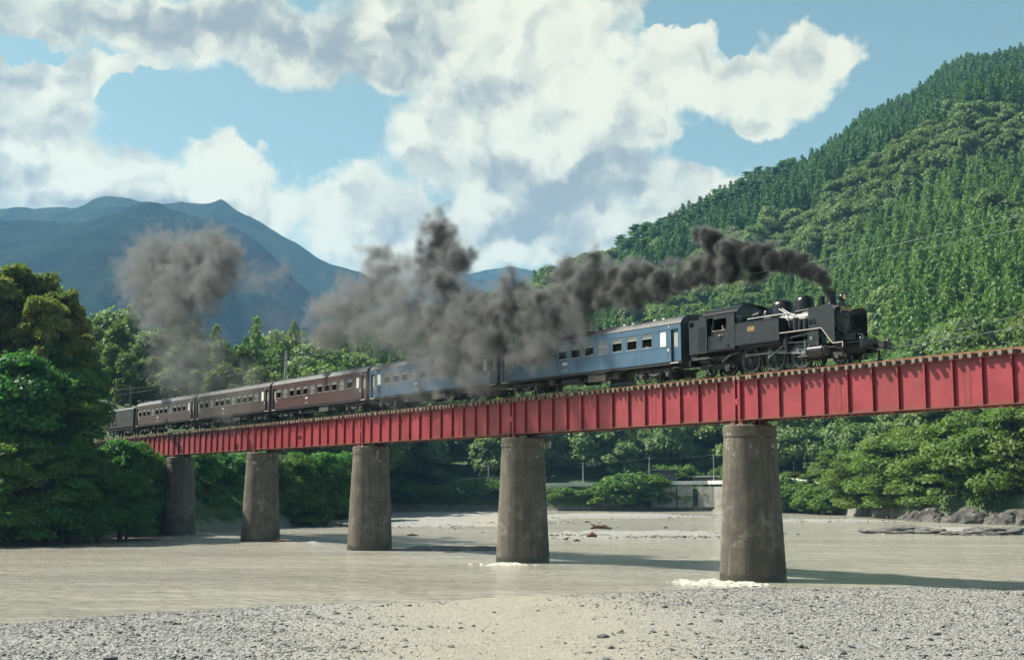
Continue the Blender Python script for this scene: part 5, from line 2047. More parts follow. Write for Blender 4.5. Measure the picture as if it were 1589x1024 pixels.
BZ = 2.58
boil = L(MB().lathe([(0.001, -0.2), (0.76, -0.2), (0.76, 0.0), (0.74, 0.02), (0.74, 5.3), (0.001, 5.3)], (0.5, 0, BZ), 'X', 36), 'boiler', m_blackgrey, smooth=40)
for x in (1.4, 2.3, 3.4, 4.3, 5.2):
    L(MB().lathe([(0.735, -0.03), (0.752, -0.03), (0.752, 0.03), (0.735, 0.03)], (x, 0, BZ), 'X', 36), 'boiler_band', m_black, smooth=40).parent = boil
smk = L(MB().lathe([(0.001, 5.75), (0.82, 5.75), (0.82, 7.12), (0.78, 7.16), (0.001, 7.16)], (0, 0, BZ), 'X', 40), 'smokebox', m_black, smooth=35)
door = L(MB().lathe([(0.66, 7.16), (0.66, 7.2), (0.55, 7.25), (0.3, 7.30), (0.001, 7.32)], (0, 0, BZ - 0.02), 'X', 36), 'smokebox_door', m_black, smooth=50)
L(MB().bar((7.24, -0.5, BZ + 0.22), (7.24, 0.62, BZ + 0.22), 0.05).bar((7.24, -0.5, BZ - 0.25), (7.24, 0.62, BZ - 0.25), 0.05).cyl((7.3, 0, BZ), (7.42, 0, BZ), 0.05, n=8).tube([(7.38, -0.2, BZ), (7.38, 0.2, BZ)], 0.018, 5), 'door_hinge', m_blackgrey, door)
L(MB().tube([(7.36, -0.55 * math.cos(a), BZ + 0.5 * math.sin(a) + 0.08) for a in np.linspace(0.3, PI - 0.3, 9)], 0.017, 5), 'door_rail', m_steel, door)
pl = L(MB().box(7.335, 7.355, -0.44, 0.44, BZ + 0.34, BZ + 0.60), 'number_plate', m_redplate)


def text(body, size, loc, rot, parent, name, mat, ex=0.006, ax='CENTER'):
    c = bpy.data.curves.new(name, 'FONT')
    c.body = body
    c.size = size
    c.extrude = ex
    c.offset = 0.004
    c.align_x = ax
    c.align_y = 'CENTER'
    c.materials.append(mat)
    o = link(bpy.data.objects.new(name, c), parent)
    o.location = loc
    o.rotation_euler = rot
    return to_mesh(o)


text('C11 227', 0.24, (7.362 - 3, 0, BZ + 0.47), (PI / 2, 0, PI / 2), pl, 'plate_lettering', m_brass)
# chimney, domes, headlamp
L(MB().lathe([(0.34, 3.30), (0.30, 3.40), (0.25, 3.50), (0.25, 3.98), (0.29, 4.0), (0.29, 4.06), (0.2, 4.06), (0.2, 3.7), (0.001, 3.7)], (6.38, 0, 0), n=24), 'chimney', m_black, smooth=40)
L(MB().lathe([(0.60, 3.12), (0.56, 3.32), (0.54, 3.72), (0.50, 3.92), (0.38, 4.06), (0.2, 4.12), (0.001, 4.13)], (4.45, 0, 0), n=28), 'steam_dome', m_black, smooth=50)
L(MB().lathe([(0.66, 3.10), (0.60, 3.32), (0.60, 3.68), (0.56, 3.86), (0.44, 4.0), (0.001, 4.04)], (2.78, 0, 0), n=28, sx=1.12), 'sand_dome', m_black, smooth=50)
L(MB().lathe([(0.16, 3.25), (0.16, 3.8), (0.19, 3.82), (0.19, 3.92), (0.001, 3.93)], (5.7, 0, 0), n=14), 'water_heater_pipe', m_black, smooth=40)
L(MB().lathe([(0.2, 3.2), (0.2, 3.5), (0.1, 3.62), (0.001, 3.62)], (1.55, 0.0, 0), n=14), 'safety_valve', m_brass if False else m_blackgrey, smooth=40)
L(MB().cyl((1.1, -0.55, 3.28), (1.6, -0.55, 3.36), 0.17, n=12), 'turbo_generator', m_blackgrey, smooth=40)
hl = L(MB().lathe([(0.001, 6.9), (0.12, 6.9), (0.19, 7.0), (0.2, 7.22), (0.18, 7.24)], (0, 0, 3.72), 'X', 20), 'headlight', m_black, smooth=50)
L(MB().lathe([(0.175, 7.225), (0.12, 7.25), (0.001, 7.262)], (0, 0, 3.72), 'X', 20), 'lens', m_lamp, hl, smooth=60)
L(MB().box(6.95, 7.15, -0.12, 0.12, 3.35, 3.53), 'lamp_bracket', m_black, hl)
# pipes and handrails
for s in (-1, 1):
    L(MB().tube([(1.0, s * 1.02, 3.08), (2.4, s * 1.0, 3.1), (4.1, s * 0.96, 3.1), (4.55, s * 0.95, 2.95), (4.85, s * 0.93, 2.72), (5.3, s * 0.93, 2.7)], 0.028, 6), 'steam_pipe', m_steel)
    L(MB().tube([(4.3, s * 0.62, 3.2), (5.2, s * 0.64, 3.22), (6.9, s * 0.72, 3.08), (7.3, s * 0.5, 3.2)], 0.018, 5), 'handrail', m_steel)
    L(MB().tube([(3.0, s * 0.55, 3.5), (3.6, s * 0.66, 3.2), (4.0, s * 0.85, 2.7), (4.2, s * 1.0, 2.1)], 0.022, 5).tube([(3.2, s * 0.5, 3.5), (4.2, s * 0.72, 2.98), (4.6, s * 0.85, 2.4)], 0.022, 5), 'sand_pipe', m_blackgrey)
    L(MB().cyl((4.65, s * 1.0, 2.05), (4.65, s * 1.0, 2.75), 0.17, n=12).cyl((4.98, s * 1.02, 2.05), (4.98, s * 1.02, 2.6), 0.13, n=12), 'feed_pump', m_blackgrey, smooth=40)
    L(MB().cyl((5.35, s * 1.0, 2.05), (5.35, s * 1.0, 2.62), 0.15, n=12), 'air_pump', m_blackgrey, smooth=40)
    L(MB().cyl((5.6, s * 0.82, 1.9), (5.95, s * 0.55, 3.0), 0.14, n=12), 'main_steam_pipe', m_black, smooth=40)
# side tanks
for s in (-1, 1):
    tk = L(MB().box(0.36, 3.73, s * 0.78, s * 1.38, 1.60, 2.88), 'side_tank', m_blackgrey)
    L(MB().box(0.36, 3.73, s * 1.381, s * 1.395, 2.84, 2.90).box(0.36, 3.73, s * 1.381, s * 1.395, 1.58, 1.64), 'beading', m_black, tk)
    L(MB().cyl((1.2, s * 1.08, 2.88), (1.2, s * 1.08, 2.96), 0.2, n=14).cyl((2.6, s * 1.08, 2.88), (2.6, s * 1.08, 2.95), 0.16, n=14), 'tank_filler', m_black, tk)
    npz = L(MB().box(1.36, 1.90, s * 1.381, s * 1.40, 2.32, 2.58), 'cab_number_plate', m_redplate, loco)
    L(MB().box(1.36, 1.90, s * 1.401, s * 1.408, 2.565, 2.58).box(1.36, 1.90, s * 1.401, s * 1.408, 2.32, 2.335).box(1.36, 1.375, s * 1.401, s * 1.408, 2.335, 2.565).box(1.885, 1.90, s * 1.401, s * 1.408, 2.335, 2.565), 'plate_rim', m_brass, npz)
    text('C11 227', 0.13, (1.63 - 3, s * 1.403, 2.45), (PI / 2, 0, 0 if s < 0 else PI), npz, 'plate_lettering', m_brass)
# cab
cab = []
for s in (-1, 1):
    y0, y1 = s * 1.35, s * 1.40
    c = MB()
    c.box(-1.42, -1.38, y0, y1, 1.52, 3.62)
    c.box(-1.38, -0.32, y0, y1, 1.52, 2.62)
    c.box(-1.42, -0.32, y0, y1, 3.30, 3.62) if False else c.box(-1.38, -0.32, y0, y1, 3.30, 3.62)
    c.box(-0.32, 0.34, y0, y1, 1.52, 3.62)
    c.box(-1.98, -1.42, y0, y1, 3.42, 3.62)
    o = L(c, 'cab_side', m_blackgrey)
    L(MB().box(-1.46, -0.28, s * 1.40, s * 1.45, 2.58, 2.63), 'arm_rest', m_sleeper, o)
    L(MB().box(-0.95, -0.75, s * 1.401, s * 1.42, 1.95, 2.25).cyl((-0.2, s * 1.43, 1.6), (-0.2, s * 1.43, 1.75), 0.03, n=6), 'tool_bracket', m_black, o)
    L(MB().cyl((-1.46, s * 1.44, 1.55), (-1.46, s * 1.44, 2.9), 0.016, n=6).cyl((-1.94, s * 1.44, 1.55), (-1.94, s * 1.44, 2.9), 0.016, n=6), 'handrail', m_steel, o)
    L(MB().box(-1.95, -1.45, s * 1.15, s * 1.42, 1.02, 1.06).box(-1.95, -1.45, s * 1.2, s * 1.44, 0.58, 0.62).box(-1.97, -1.94, s * 1.15, s * 1.2, 0.58, 1.5).box(-1.46, -1.43, s * 1.15, s * 1.2, 0.58, 1.5), 'cab_step', m_under)
    L(MB().box(-1.94, -1.46, s * 1.31, s * 1.335, 1.52, 2.35), 'cab_door', m_black)
    L(MB().box(-0.3, 0.3, s * 1.401, s * 1.41, 1.50, 1.56).box(-2.0, 0.34, s * 1.3, s * 1.41, 1.44, 1.50), 'valance', m_black)
L(MB().box(-1.38, -0.32, 1.30, 1.33, 2.62, 3.3), 'cab_dark_backing', m_black)  # black sheet added inside the far window to keep the cab dark
L(MB().box(-2.0, -1.96, -1.3, 1.3, 2.9, 3.6), 'cab_rear', m_black)
prc = roof_prof(15, 1.42, 3.62, 0.50)
front = L(MB().prism([(1.36, 1.5)] + [(y * 0.97, z - 0.02) for y, z in prc[::-1]] + [(-1.36, 1.5)], 0.30, 0.34, 'X'), 'cab_front', m_black)
for s in (-1, 1):
    L(MB().box(0.342, 0.36, s * 0.85, s * 1.22, 3.02, 3.42), 'spectacle_glass', m_glass, front)
mb = MB()
n = len(prc)
vs = [(x, y, z) for x in (-2.25, 0.62) for y, z in prc]
vs += [(x, y * 0.985, z - 0.035) for x in (-2.25, 0.62) for y, z in prc]
fs = [(k, k + 1, n + k + 1, n + k) for k in range(n - 1)] + [(2 * n + k, 3 * n + k, 3 * n + k + 1, 2 * n + k + 1) for k in range(n - 1)]
fs += [(k, 2 * n + k, 2 * n + k + 1, k + 1) for k in range(n - 1)] + [(n + k, n + k + 1, 3 * n + k + 1, 3 * n + k) for k in range(n - 1)]
fs += [(0, n, 3 * n, 2 * n), (n - 1, 3 * n - 1, 4 * n - 1, 2 * n - 1)]
mb.add(vs, fs)
rf = L(mb, 'cab_roof', m_black, smooth=50)
L(MB().prism([(-1.0, 4.06), (-0.9, 4.24), (0.05, 4.24), (0.15, 4.06)], -0.45, 0.45, 'Y'), 'roof_ventilator', m_black, rf)
L(MB().tube([(0.2, 0.4, 4.1), (0.15, 0.4, 4.3), (-0.5, 0.35, 4.36), (-1.2, 0.4, 4.3), (-1.25, 0.4, 4.1)], 0.02, 5), 'roof_rail', m_steel, rf)
L(MB().box(-2.0, 0.3, -1.34, 1.34, 1.40, 1.50), 'cab_floor', m_under)
L(MB().lathe([(0.001, 0.1), (0.7, 0.1), (0.7, 0.29), (0.001, 0.29)], (0, 0, 2.45), 'X', 24), 'backhead', m_black, smooth=40)
# bunker
for s in (-1, 1):
    L(MB().prism([(-3.5, 1.38), (-1.98, 1.38), (-1.98, 3.6), (-2.6, 3.6), (-2.6, 3.42), (-3.08, 3.42), (-3.08, 3.02), (-3.42, 3.02), (-3.42, 3.42), (-3.5, 3.42)], s * 1.34, s * 1.38, 'Y'), 'bunker_side', m_blackgrey)
    L(MB().box(-3.44, -3.06, s * 1.341, s * 1.385, 3.30, 3.42), 'bunker_rail', m_blackgrey)
    # rounded darker sheet laid on the bunker side
    L(MB().prism([(-2.72, 1.5), (-2.0, 1.5), (-2.0, 2.95), (-2.4, 2.95), (-2.6, 2.88), (-2.7, 2.72), (-2.72, 2.5)], s * 1.381, s * 1.392, 'Y'), 'bunker_panel', m_black)
L(MB().box(-3.52, -3.46, -1.34, 1.34, 1.38, 3.42), 'bunker_back', m_blackgrey)
L(MB().box(-2.04, -1.99, -1.34, 1.34, 1.4, 3.2), 'bunker_front', m_black)
cm = MB().box(-3.45, -2.05, -1.33, 1.33, 1.4, 2.7)
for k in range(70):
    x, y = random.uniform(-3.3, -2.2), random.uniform(-1.1, 1.1)
    z = 2.7 + 0.45 * (1 - (y / 1.3) ** 2)
    r_ = random.uniform(.06, .15)
    cm.box(x - r_, x + r_, y - r_, y + r_, z - 0.5, z + r_ * 0.6)
L(cm, 'coal_load', m_coal)
L(MB().box(-3.56, -3.0, -1.2, 1.2, 1.02, 1.30).box(-3.66, -3.52, -1.25, 1.25, 0.72, 1.08), 'rear_buffer_beam', m_black)
L(MB().box(-3.3, -1.9, -1.30, -1.22, 1.04, 1.16), 'step_board', m_grease)
# smoke deflectors with slot
for s in (-1, 1):
    y0, y1 = s * 1.32, s * 1.345
    d = MB()
    d.prism([(5.86, 2.52), (7.64, 2.52), (7.64, 2.98), (7.38, 3.22), (5.86, 3.16)], y0, y1, 'Y')
    d.prism([(6.42, 2.22), (7.64, 2.22), (7.64, 2.52), (6.42, 2.52)], y0, y1, 'Y')
    d.prism([(5.86, 2.02), (6.78, 2.02), (7.48, 1.14), (7.64, 1.14), (7.64, 2.22), (5.86, 2.22)], y0, y1, 'Y')
    d.box(5.86, 5.92, y0, y1, 2.22, 2.52)
    o = L(d, 'smoke_deflector', m_blackgrey)
    L(MB().bar((6.1, s * 1.31, 2.9), (6.1, s * 0.78, 2.9), 0.03).bar((7.2, s * 1.31, 2.9), (7.05, s * 0.7, 2.9), 0.03).bar((7.2, s * 1.31, 2.1), (7.05, s * 0.7, 2.3), 0.03), 'deflector_stay', m_black, o)
    # footplate: level over the cylinder, sloping down to the front deck, with a pale edge
    L(MB().box(3.75, 6.76, s * 0.78, s * 1.36, 1.97, 2.0).prism([(6.76, 1.97), (7.52, 1.08), (7.52, 1.11), (6.76, 2.0)], s * 0.78, s * 1.36, 'Y').box(7.52, 8.2, s * 0.6, s * 1.36, 1.08, 1.11), 'running_board', m_black)
    L(MB().bar((3.78, s * 1.372, 1.985), (6.76, s * 1.372, 1.985), 0.022, 0.045).bar((6.755, s * 1.372, 1.99), (7.52, s * 1.372, 1.09), 0.022, 0.045).bar((7.51, s * 1.372, 1.095), (8.2, s * 1.372, 1.095), 0.022, 0.045).bar((8.19, s * 1.372, 1.11), (8.19, s * 1.372, 0.84), 0.022, 0.045), 'white_edge_stripe', m_white)
    L(MB().box(8.16, 8.2, s * 1.0, s * 1.36, 0.84, 1.08).box(7.75, 8.2, s * 1.1, s * 1.36, 0.80, 0.84).box(7.7, 8.1, s * 1.1, s * 1.34, 0.55, 0.58), 'front_step', m_under)
    # cylinder block and valve chest
    cy = L(MB().box(5.74, 6.5, s * 0.7, s * 1.30, 1.1, 1.965), 'valve_chest', m_blackgrey)
    L(MB().cyl((5.68, s * 1.0, 0.78), (6.72, s * 1.0, 0.78), 0.38, n=28).cyl((5.6, s * 1.0, 1.38), (6.6, s * 1.0, 1.38), 0.17, n=16), 'cylinder', m_black, cy, smooth=40)
    L(MB().cyl((6.72, s * 1.0, 0.78), (6.78, s * 1.0, 0.78), 0.30, n=20).cyl((6.0, s * 1.301, 1.5), (6.0, s * 1.33, 1.5), 0.1, n=12).cyl((5.85, s * 1.301, 1.12), (5.85, s * 1.34, 1.12), 0.04, n=8).cyl((6.45, s * 1.301, 1.12), (6.45, s * 1.34, 1.12), 0.04, n=8), 'cylinder_cover', m_steel, cy, smooth=40)
# frames and deck
L(MB().box(-3.4, 8.9, -0.50, -0.44, 0.55, 1.25).box(-3.4, 8.9, 0.44, 0.50, 0.55, 1.25).box(-2.0, 3.7, -1.2, 1.2, 1.42, 1.58), 'main_frame', m_under)
L(MB().prism([(0.4, 0.55), (2.2, 0.5), (2.2, 1.7), (0.4, 1.9)], -0.42, 0.42, 'Y'), 'ashpan', m_under)
L(MB().box(7.5, 9.2, -1.15, 1.15, 1.02, 1.075), 'front_deck', m_black)
L(MB().cyl((8.2, -0.62, 1.22), (8.2, -0.62, 1.6), 0.17, n=12).box(8.4, 8.9, 0.1, 0.6, 1.08, 1.32).cyl((7.7, 0.62, 1.1), (7.7, 0.62, 1.62), 0.15, n=12).tube([(7.5, -0.9, 1.1), (7.45, -0.9, 1.7), (7.35, -0.6, 2.0)], 0.03, 5), 'deck_equipment', m_blackgrey, smooth=40)
bb = L(MB().box(9.2, 9.34, -1.22, 1.22, 0.72, 1.12), 'buffer_beam', m_black)
L(MB().box(9.34, 9.62, -0.12, 0.12, 0.80, 0.98).box(9.62, 9.86, -0.16, 0.16, 0.72, 1.04), 'coupler', m_under, bb)
L(MB().tube([(9.36, -0.5, 0.8), (9.5, -0.5, 0.62), (9.48, -0.5, 0.4)], 0.03, 6).tube([(9.36, 0.5, 0.8), (9.5, 0.5, 0.62), (9.48, 0.5, 0.4)], 0.03, 6), 'air_hose', m_grease, bb)
for s in (-1, 1):
    L(MB().tube([(9.3, s * 1.1, 1.12), (9.3, s * 1.1, 1.42), (9.0, s * 1.1, 1.44)], 0.015, 5).tube([(9.36, s * 0.3, 0.88), (9.45, s * 0.75, 0.86), (9.36, s * 1.1, 0.9)], 0.014, 5), 'uncoupling_lever', m_steel, bb)
    L(MB().box(8.95, 9.0, s * 0.5, s * 0.62, 0.18, 0.72).box(8.9, 9.1, s * 0.45, s * 0.66, 0.14, 0.2), 'rail_guard', m_under, bb)
L(MB().cyl((8.6, -0.3, 1.32), (8.6, 0.0, 1.32), 0.1, n=10).cyl((9.12, -1.08, 1.2), (9.22, -1.08, 1.2), 0.09, n=12).cyl((9.12, 1.08, 1.2), (9.22, 1.08, 1.2), 0.09, n=12), 'marker_lamp', m_blackgrey, smooth=40)
# wheels and motion
pins = -0.3
for s in (-1, 1):
    for x in (0.85, 2.77, 4.69):
        w = link(bpy.data.objects.new('driving_wheel', W_DRV[1]), loco)
        w.location = (x - 3, s * 0.60, 0.76)
        if s > 0: w.rotation_euler = (0, 0, PI)
        link(bpy.data.objects.new('tyre', W_DRV[0]), w)
    for x in (7.35, -0.72, -2.45):
        w = link(bpy.data.objects.new('carrying_wheel', W_PIL[1]), loco)
        w.location = (x - 3, s * 0.60, 0.43)
        if s > 0: w.rotation_euler = (0, 0, PI)
        link(bpy.data.objects.new('tyre', W_PIL[0]), w)
    a = 2.0 if s < 0 else 0.4
    cx, cz = 0.30 * math.cos(a), 0.30 * math.sin(a)
    y = s * 0.80
    L(MB().bar((0.85 + cx, y, 0.76 + cz), (4.69 + cx, y, 0.76 + cz), 0.05, 0.10).cyl((0.85 + cx, y - s * 0.04, 0.76 + cz), (0.85 + cx, y + s * 0.05, 0.76 + cz), 0.12, n=14).cyl((2.77 + cx, y - s * 0.04, 0.76 + cz), (2.77 + cx, y + s * 0.05, 0.76 + cz), 0.13, n=14).cyl((4.69 + cx, y - s * 0.04, 0.76 + cz), (4.69 + cx, y + s * 0.05, 0.76 + cz), 0.12, n=14), 'coupling_rod', m_steel)
    y = s * 0.92
    L(MB().bar((2.77 + cx, y, 0.76 + cz), (5.15, y, 0.80), 0.05, 0.12).cyl((2.77 + cx, y - s * 0.05, 0.76 + cz), (2.77 + cx, y + s * 0.06, 0.76 + cz), 0.12, n=14), 'main_rod', m_steel)
    L(MB().box(5.0, 5.3, s * 0.88, s * 1.02, 0.66, 0.94).cyl((5.2, s * 0.98, 0.80), (5.7, s * 0.98, 0.80), 0.04, n=8).box(4.75, 5.68, s * 0.9, s * 1.05, 0.97, 1.02).box(4.75, 5.68, s * 0.9, s * 1.05, 0.58, 0.63), 'crosshead', m_steel)
    L(MB().bar((2.77 + cx, s * 0.98, 0.76 + cz), (2.55, s * 0.98, 0.72), 0.05, 0.07).bar((2.55, s * 1.0, 0.72), (3.75, s * 1.0, 1.35), 0.035, 0.05), 'eccentric_rod', m_steel)
    L(MB().tube([(3.85, s * 1.0, 1.75), (3.75, s * 1.0, 1.45), (3.85, s * 1.0, 1.12)], 0.055, 6).bar((3.8, s * 1.02, 1.45), (5.55, s * 1.02, 1.38), 0.035, 0.06).bar((5.3, s * 1.05, 1.55), (5.32, s * 1.05, 0.72), 0.035, 0.06).bar((5.32, s * 1.06, 0.72), (5.05, s * 1.06, 0.74), 0.03, 0.05).bar((3.7, s * 0.9, 1.7), (5.6, s * 0.95, 1.85), 0.03, 0.08), 'valve_gear', m_steel)
    L(MB().bar((3.7, s * 0.78, 1.2), (5.7, s * 0.78, 1.2), 0.06, 0.16).box(3.95, 4.05, s * 0.6, s * 1.1, 0.9, 1.95), 'motion_bracket', m_blackgrey)
    L(MB().tube([(-0.9, s * 1.2, 0.75), (-0.5, s * 1.2, 0.98), (-0.1, s * 1.2, 1.16), (0.5, s * 1.2, 1.2), (0.62, s * 1.2, 1.45)], 0.05, 6), 'injector_pipe', m_grease)
    L(MB().box(-2.95, -0.2, s * 0.80, s * 0.88, 0.42, 0.72).box(-2.65, -2.25, s * 0.82, s * 0.96, 0.25, 0.62).box(-0.92, -0.52, s * 0.82, s * 0.96, 0.25, 0.62), 'trailing_bogie_frame', m_under)
    L(MB().box(-2.9, -2.2, s * 0.7, s * 1.1, 0.85, 1.2).cyl((-1.9, s * 0.95, 1.05), (-0.6, s * 0.95, 1.05), 0.17, n=12), 'air_reservoir', m_under, smooth=40)
    L(MB().tube([(6.95, s * 1.1, 0.95), (7.4, s * 1.15, 0.9), (7.95, s * 1.15, 1.0)], 0.025, 5).box(7.0, 7.7, s * 0.78, s * 0.84, 0.45, 0.66).cyl((7.35, s * 0.7, 0.43), (7.35, s * 0.9, 0.43), 0.12, n=10), 'pilot_truck_frame', m_grease)
    for x in (1.8, 3.72, 5.1):
        L(MB().bar((x, s * 0.62, 1.2), (x, s * 0.62, 0.35), 0.05, 0.09).box(x - 0.05, x + 0.05, s * 0.56, s * 0.7, 0.35, 0.85), 'brake_hanger', m_under)


# ------------------------------------------------------------------ people
def person(loc, rz, shirt, label, arm=True, s=1.0, lean=0.0, group=None):
    """seated person seen from the chest up: one skinned body, a shirt and hair as children"""
    me = bpy.data.meshes.new('person')
    V = [(0, 0, 0), (0, 0.01, 0.22), (0, 0.02, 0.42), (0, 0.0, 0.50), (0, -0.01, 0.56), (0, -0.02, 0.66), (0, -0.01, 0.74),
         (-0.17, 0, 0.40), (-0.24, -0.06, 0.20), (-0.12, -0.30, 0.16), (-0.02, -0.36, 0.17), (0.17, 0, 0.40), (0.24, -0.06, 0.20), (0.14, -0.30, 0.16), (0.05, -0.36, 0.17),
         (0.0, -0.43, 0.17), (0.04, -0.42, 0.19), (-0.05, -0.42, 0.19)]
    E_ = [(0, 1), (1, 2), (2, 3), (3, 4), (4, 5), (5, 6), (2, 7), (7, 8), (8, 9), (9, 10), (2, 11), (11, 12), (12, 13), (13, 14), (10, 17), (14, 16), (10, 15)]
    me.from_pydata([(x + lean * z, y, z) for x, y, z in V], E_, [])
    rad = [0.17, 0.16, 0.13, 0.055, 0.06, 0.10, 0.075, 0.075, 0.052, 0.042, 0.032, 0.075, 0.052, 0.042, 0.032, 0.012, 0.012, 0.012]
    sk = me.skin_vertices.new(name='skin') if hasattr(me.skin_vertices, 'new') else None
    o = bpy.data.objects.new('person', me)
    link(o)
    m = o.modifiers.new('skin', 'SKIN')
    if not me.skin_vertices:
        return o
    for i, r in enumerate(rad):
        me.skin_vertices[0].data[i].radius = (r * 1.0, r * (0.72 if i < 3 else 1.0))
    me.skin_vertices[0].data[0].use_root = True
    sub = o.modifiers.new('sub', 'SUBSURF')
    sub.levels = sub.render_levels = 1
    me.materials.append(m_skin)
    # shirt: torso and upper arms, slightly larger
    ms = bpy.data.meshes.new('shirt')
    ms.from_pydata([(x + lean * z, y, z) for x, y, z in V[:4] + [V[7], V[8], V[11], V[12]]], [(0, 1), (1, 2), (2, 3), (2, 4), (4, 5), (2, 6), (6, 7)], [])
    so = bpy.data.objects.new('shirt', ms)
    link(so, o)
    so.modifiers.new('skin', 'SKIN')
    try:
        ms.skin_vertices.new(name='skin')
    except Exception:
        pass
    for i, r in enumerate([0.185, 0.175, 0.145, 0.07, 0.09, 0.066, 0.09, 0.066]):
        ms.skin_vertices[0].data[i].radius = (r, r * (0.75 if i < 3 else 1))
    ms.skin_vertices[0].data[0].use_root = True
    sb = so.modifiers.new('sub', 'SUBSURF')
    sb.levels = sb.render_levels = 1
    ms.materials.append(shirt)
    hair = MB().lathe([(0.001, 0.13), (0.07, 0.115), (0.105, 0.06), (0.112, 0.0), (0.10, -0.03)], (lean * 0.7, 0.012, 0.67), n=14)
    hr = hair.build('hair', m_hair, o, 60)
    fc = MB()
    for sx in (-1, 1):
        fc.box(sx * 0.035 - 0.012 + lean * .66, sx * 0.035 + 0.012 + lean * .66, -0.122, -0.108, 0.665, 0.678)
        fc.lathe([(0.001, -0.02), (0.02, -0.01), (0.02, 0.01), (0.001, 0.02)], (sx * 0.10 + lean * .66, 0, 0.655), 'X', 8)
    fc.prism([(-0.012, 0.62), (0.012, 0.62), (0.0, 0.66)], -0.145, -0.115, 'Y')
    fc.build('face_features', m_skin, o)
    o.location = loc
    o.rotation_euler = (0, 0, rz)
    o.scale = (s, s, s)
    return tag(o, label, 'person', group)


m_shirtr = M('red_shirt', (0.45, 0.08, 0.07), 0.85)
m_shirty = M('cream_shirt', (0.6, 0.5, 0.36), 0.85)
person(BP(-0.86, -1.10, 2.12), PHI + 0.35, m_shirt, 'driver in pale blue shirt leaning on the sill of the cab window', s=1.1)
shirts = [m_shirt, m_shirtr, m_shirty]
pl_ = ['passenger at the first window behind the white pane of the front blue coach', 'passenger leaning at the second window of the front blue coach', 'passenger at the fourth window of the front blue coach', 'passenger at the sixth window of the front blue coach', 'passenger at the seventh window of the front blue coach',
       'passenger at the second window of the smoke veiled blue coach', 'passenger in the fourth window of the smoke veiled blue coach', 'passenger at the right end window of the dark brown coach', 'passenger at the third window of the dark brown coach', 'passenger near the middle of the dark brown coach',
       'passenger at the second window of the faded brown coach', 'passenger at the fifth window of the faded brown coach', 'passenger at a window of the last brown coach']
slots = [(-4.2, 0), (-4.2, 1), (-4.2, 3), (-4.2, 5), (-4.2, 6), (-23.85, 1), (-23.85, 3), (-43.6, 0), (-43.6, 2), (-43.6, 5), (-63.35, 1), (-63.35, 4), (-83.1, 3)]
for i, ((xf, k), lb) in enumerate(zip(slots, pl_)):
    person(BP(xf - 3.12 - 1.455 * k + (0.12 if i % 2 else -0.15), -1.0, 1.62), PHI + (0.3 if i % 3 else -0.3), shirts[i % 3], lb, s=0.95)


# ------------------------------------------------------------------ overhead line
for k, lb, top, mat in ((1, 'concrete catenary pole behind the smoke at the second nearest pier', 7.35, m_poleconc), (3, 'pale concrete catenary pole with a long bracket behind the brown coaches', 7.6, m_poleconc), (5, 'dark catenary pole at the far end of the bridge by the trees', 7.0, m_poledark), (-1, 'catenary pole beyond the right edge of the photo', 7.4, m_poleconc)):
    X = -k * LSP + (0.0 if k != 5 else -2.6)
    t = empty('catenary_pole', BP(X, 2.35, 0), PHI, lb, 'pole', 'poles carrying the overhead line beside the track')
    MB().cyl((0, 0, -3.6), (0, 0, top), 0.19, 0.14, 14).build('mast', mat, t, 50)
    MB().bar((0, 0.2, 6.75), (0, -3.9, 6.85), 0.07, 0.09).bar((0, -0.1, top - 0.1), (0, -1.6, 6.8), 0.03).bar((0, -3.7, 6.8), (0, -3.7, 6.2), 0.04).build('bracket_arm', m_poledark, t)
    MB().box(-0.25, 0.25, -1.7, 0.25, -3.1, -2.75).build('pole_bracket', m_rust if False else m_poledark, t)
for y, z, lb in ((-0.1, 6.15, 'upper overhead wire above the track'), (0.15, 5.45, 'lower overhead wire above the track')):
    for k in (-1, 1, 3):
        wire(BP(-k * LSP, y, z + 0.3), BP(-(k + 2) * LSP - (2.6 if k == 3 else 0), y, z + 0.3), 0.25 if z < 6 else 0.55, lb + {-1: ', right of the second nearest pier', 1: ', over the blue coaches', 3: ', over the brown coaches'}[k], 'overhead_wire', 0.011, m_wire, cat='wire')
# second line of wires behind the train to the right
wire(P(1200, 560, 100), P(1660, 467, 100), 0.5, 'upper grey wire crossing behind the front of the locomotive', r=0.025)
wire(P(1200, 556, 100), P(1660, 490, 100), 0.5, 'lower grey wire crossing behind the front of the locomotive', r=0.03)
wire(P(1394, 519, 100), P(1399, 531, 100), 0.0, 'short dropper joining the two grey wires right of the locomotive', r=0.03, n=2)
wire(P(1403, 531, 100), P(1422, 542, 102), 0.0, 'short stay wire slanting below the two grey wires', r=0.02, n=2)

# foam at the pier feet
def foam(px, py, rx, ry, label, seed):
    g = PG(px, py, 0)
    nx, ny = 150, 60
    u, v = np.meshgrid(np.linspace(-1, 1, nx), np.linspace(-1, 1, ny), indexing='ij')
    r = np.sqrt(u ** 2 + v ** 2)
    X, Y = u * rx, v * ry
    Z = 0.17 * (0.62 - r) + 0.16 * fbm(X * 1.2 + seed, Y * 1.5, 2, seed) + 0.12 * fbm(X * 3.0 + seed, Y * 5.0, 4, seed + 2)
    Z = np.where(Z > 0.12, 0.12 + (Z - 0.12) * 0.6, Z)
    V = np.stack([X, Y, Z], -1).reshape(-1, 3)
    o = link(bpy.data.objects.new('river_foam', mesh_np('river_foam', V, quad_grid(nx, ny), m_foam, True)))
    o.location = (g.x, g.y, 0)
    tag(o, label, None, None, 'stuff')


foam(1110, 903, 2.7, 2.6, 'foam', 3)
foam(1150, 908, 1.8, 0.8, 'foam', 4)
foam(785, 876, 2.6, 1.2, 'foam', 5)

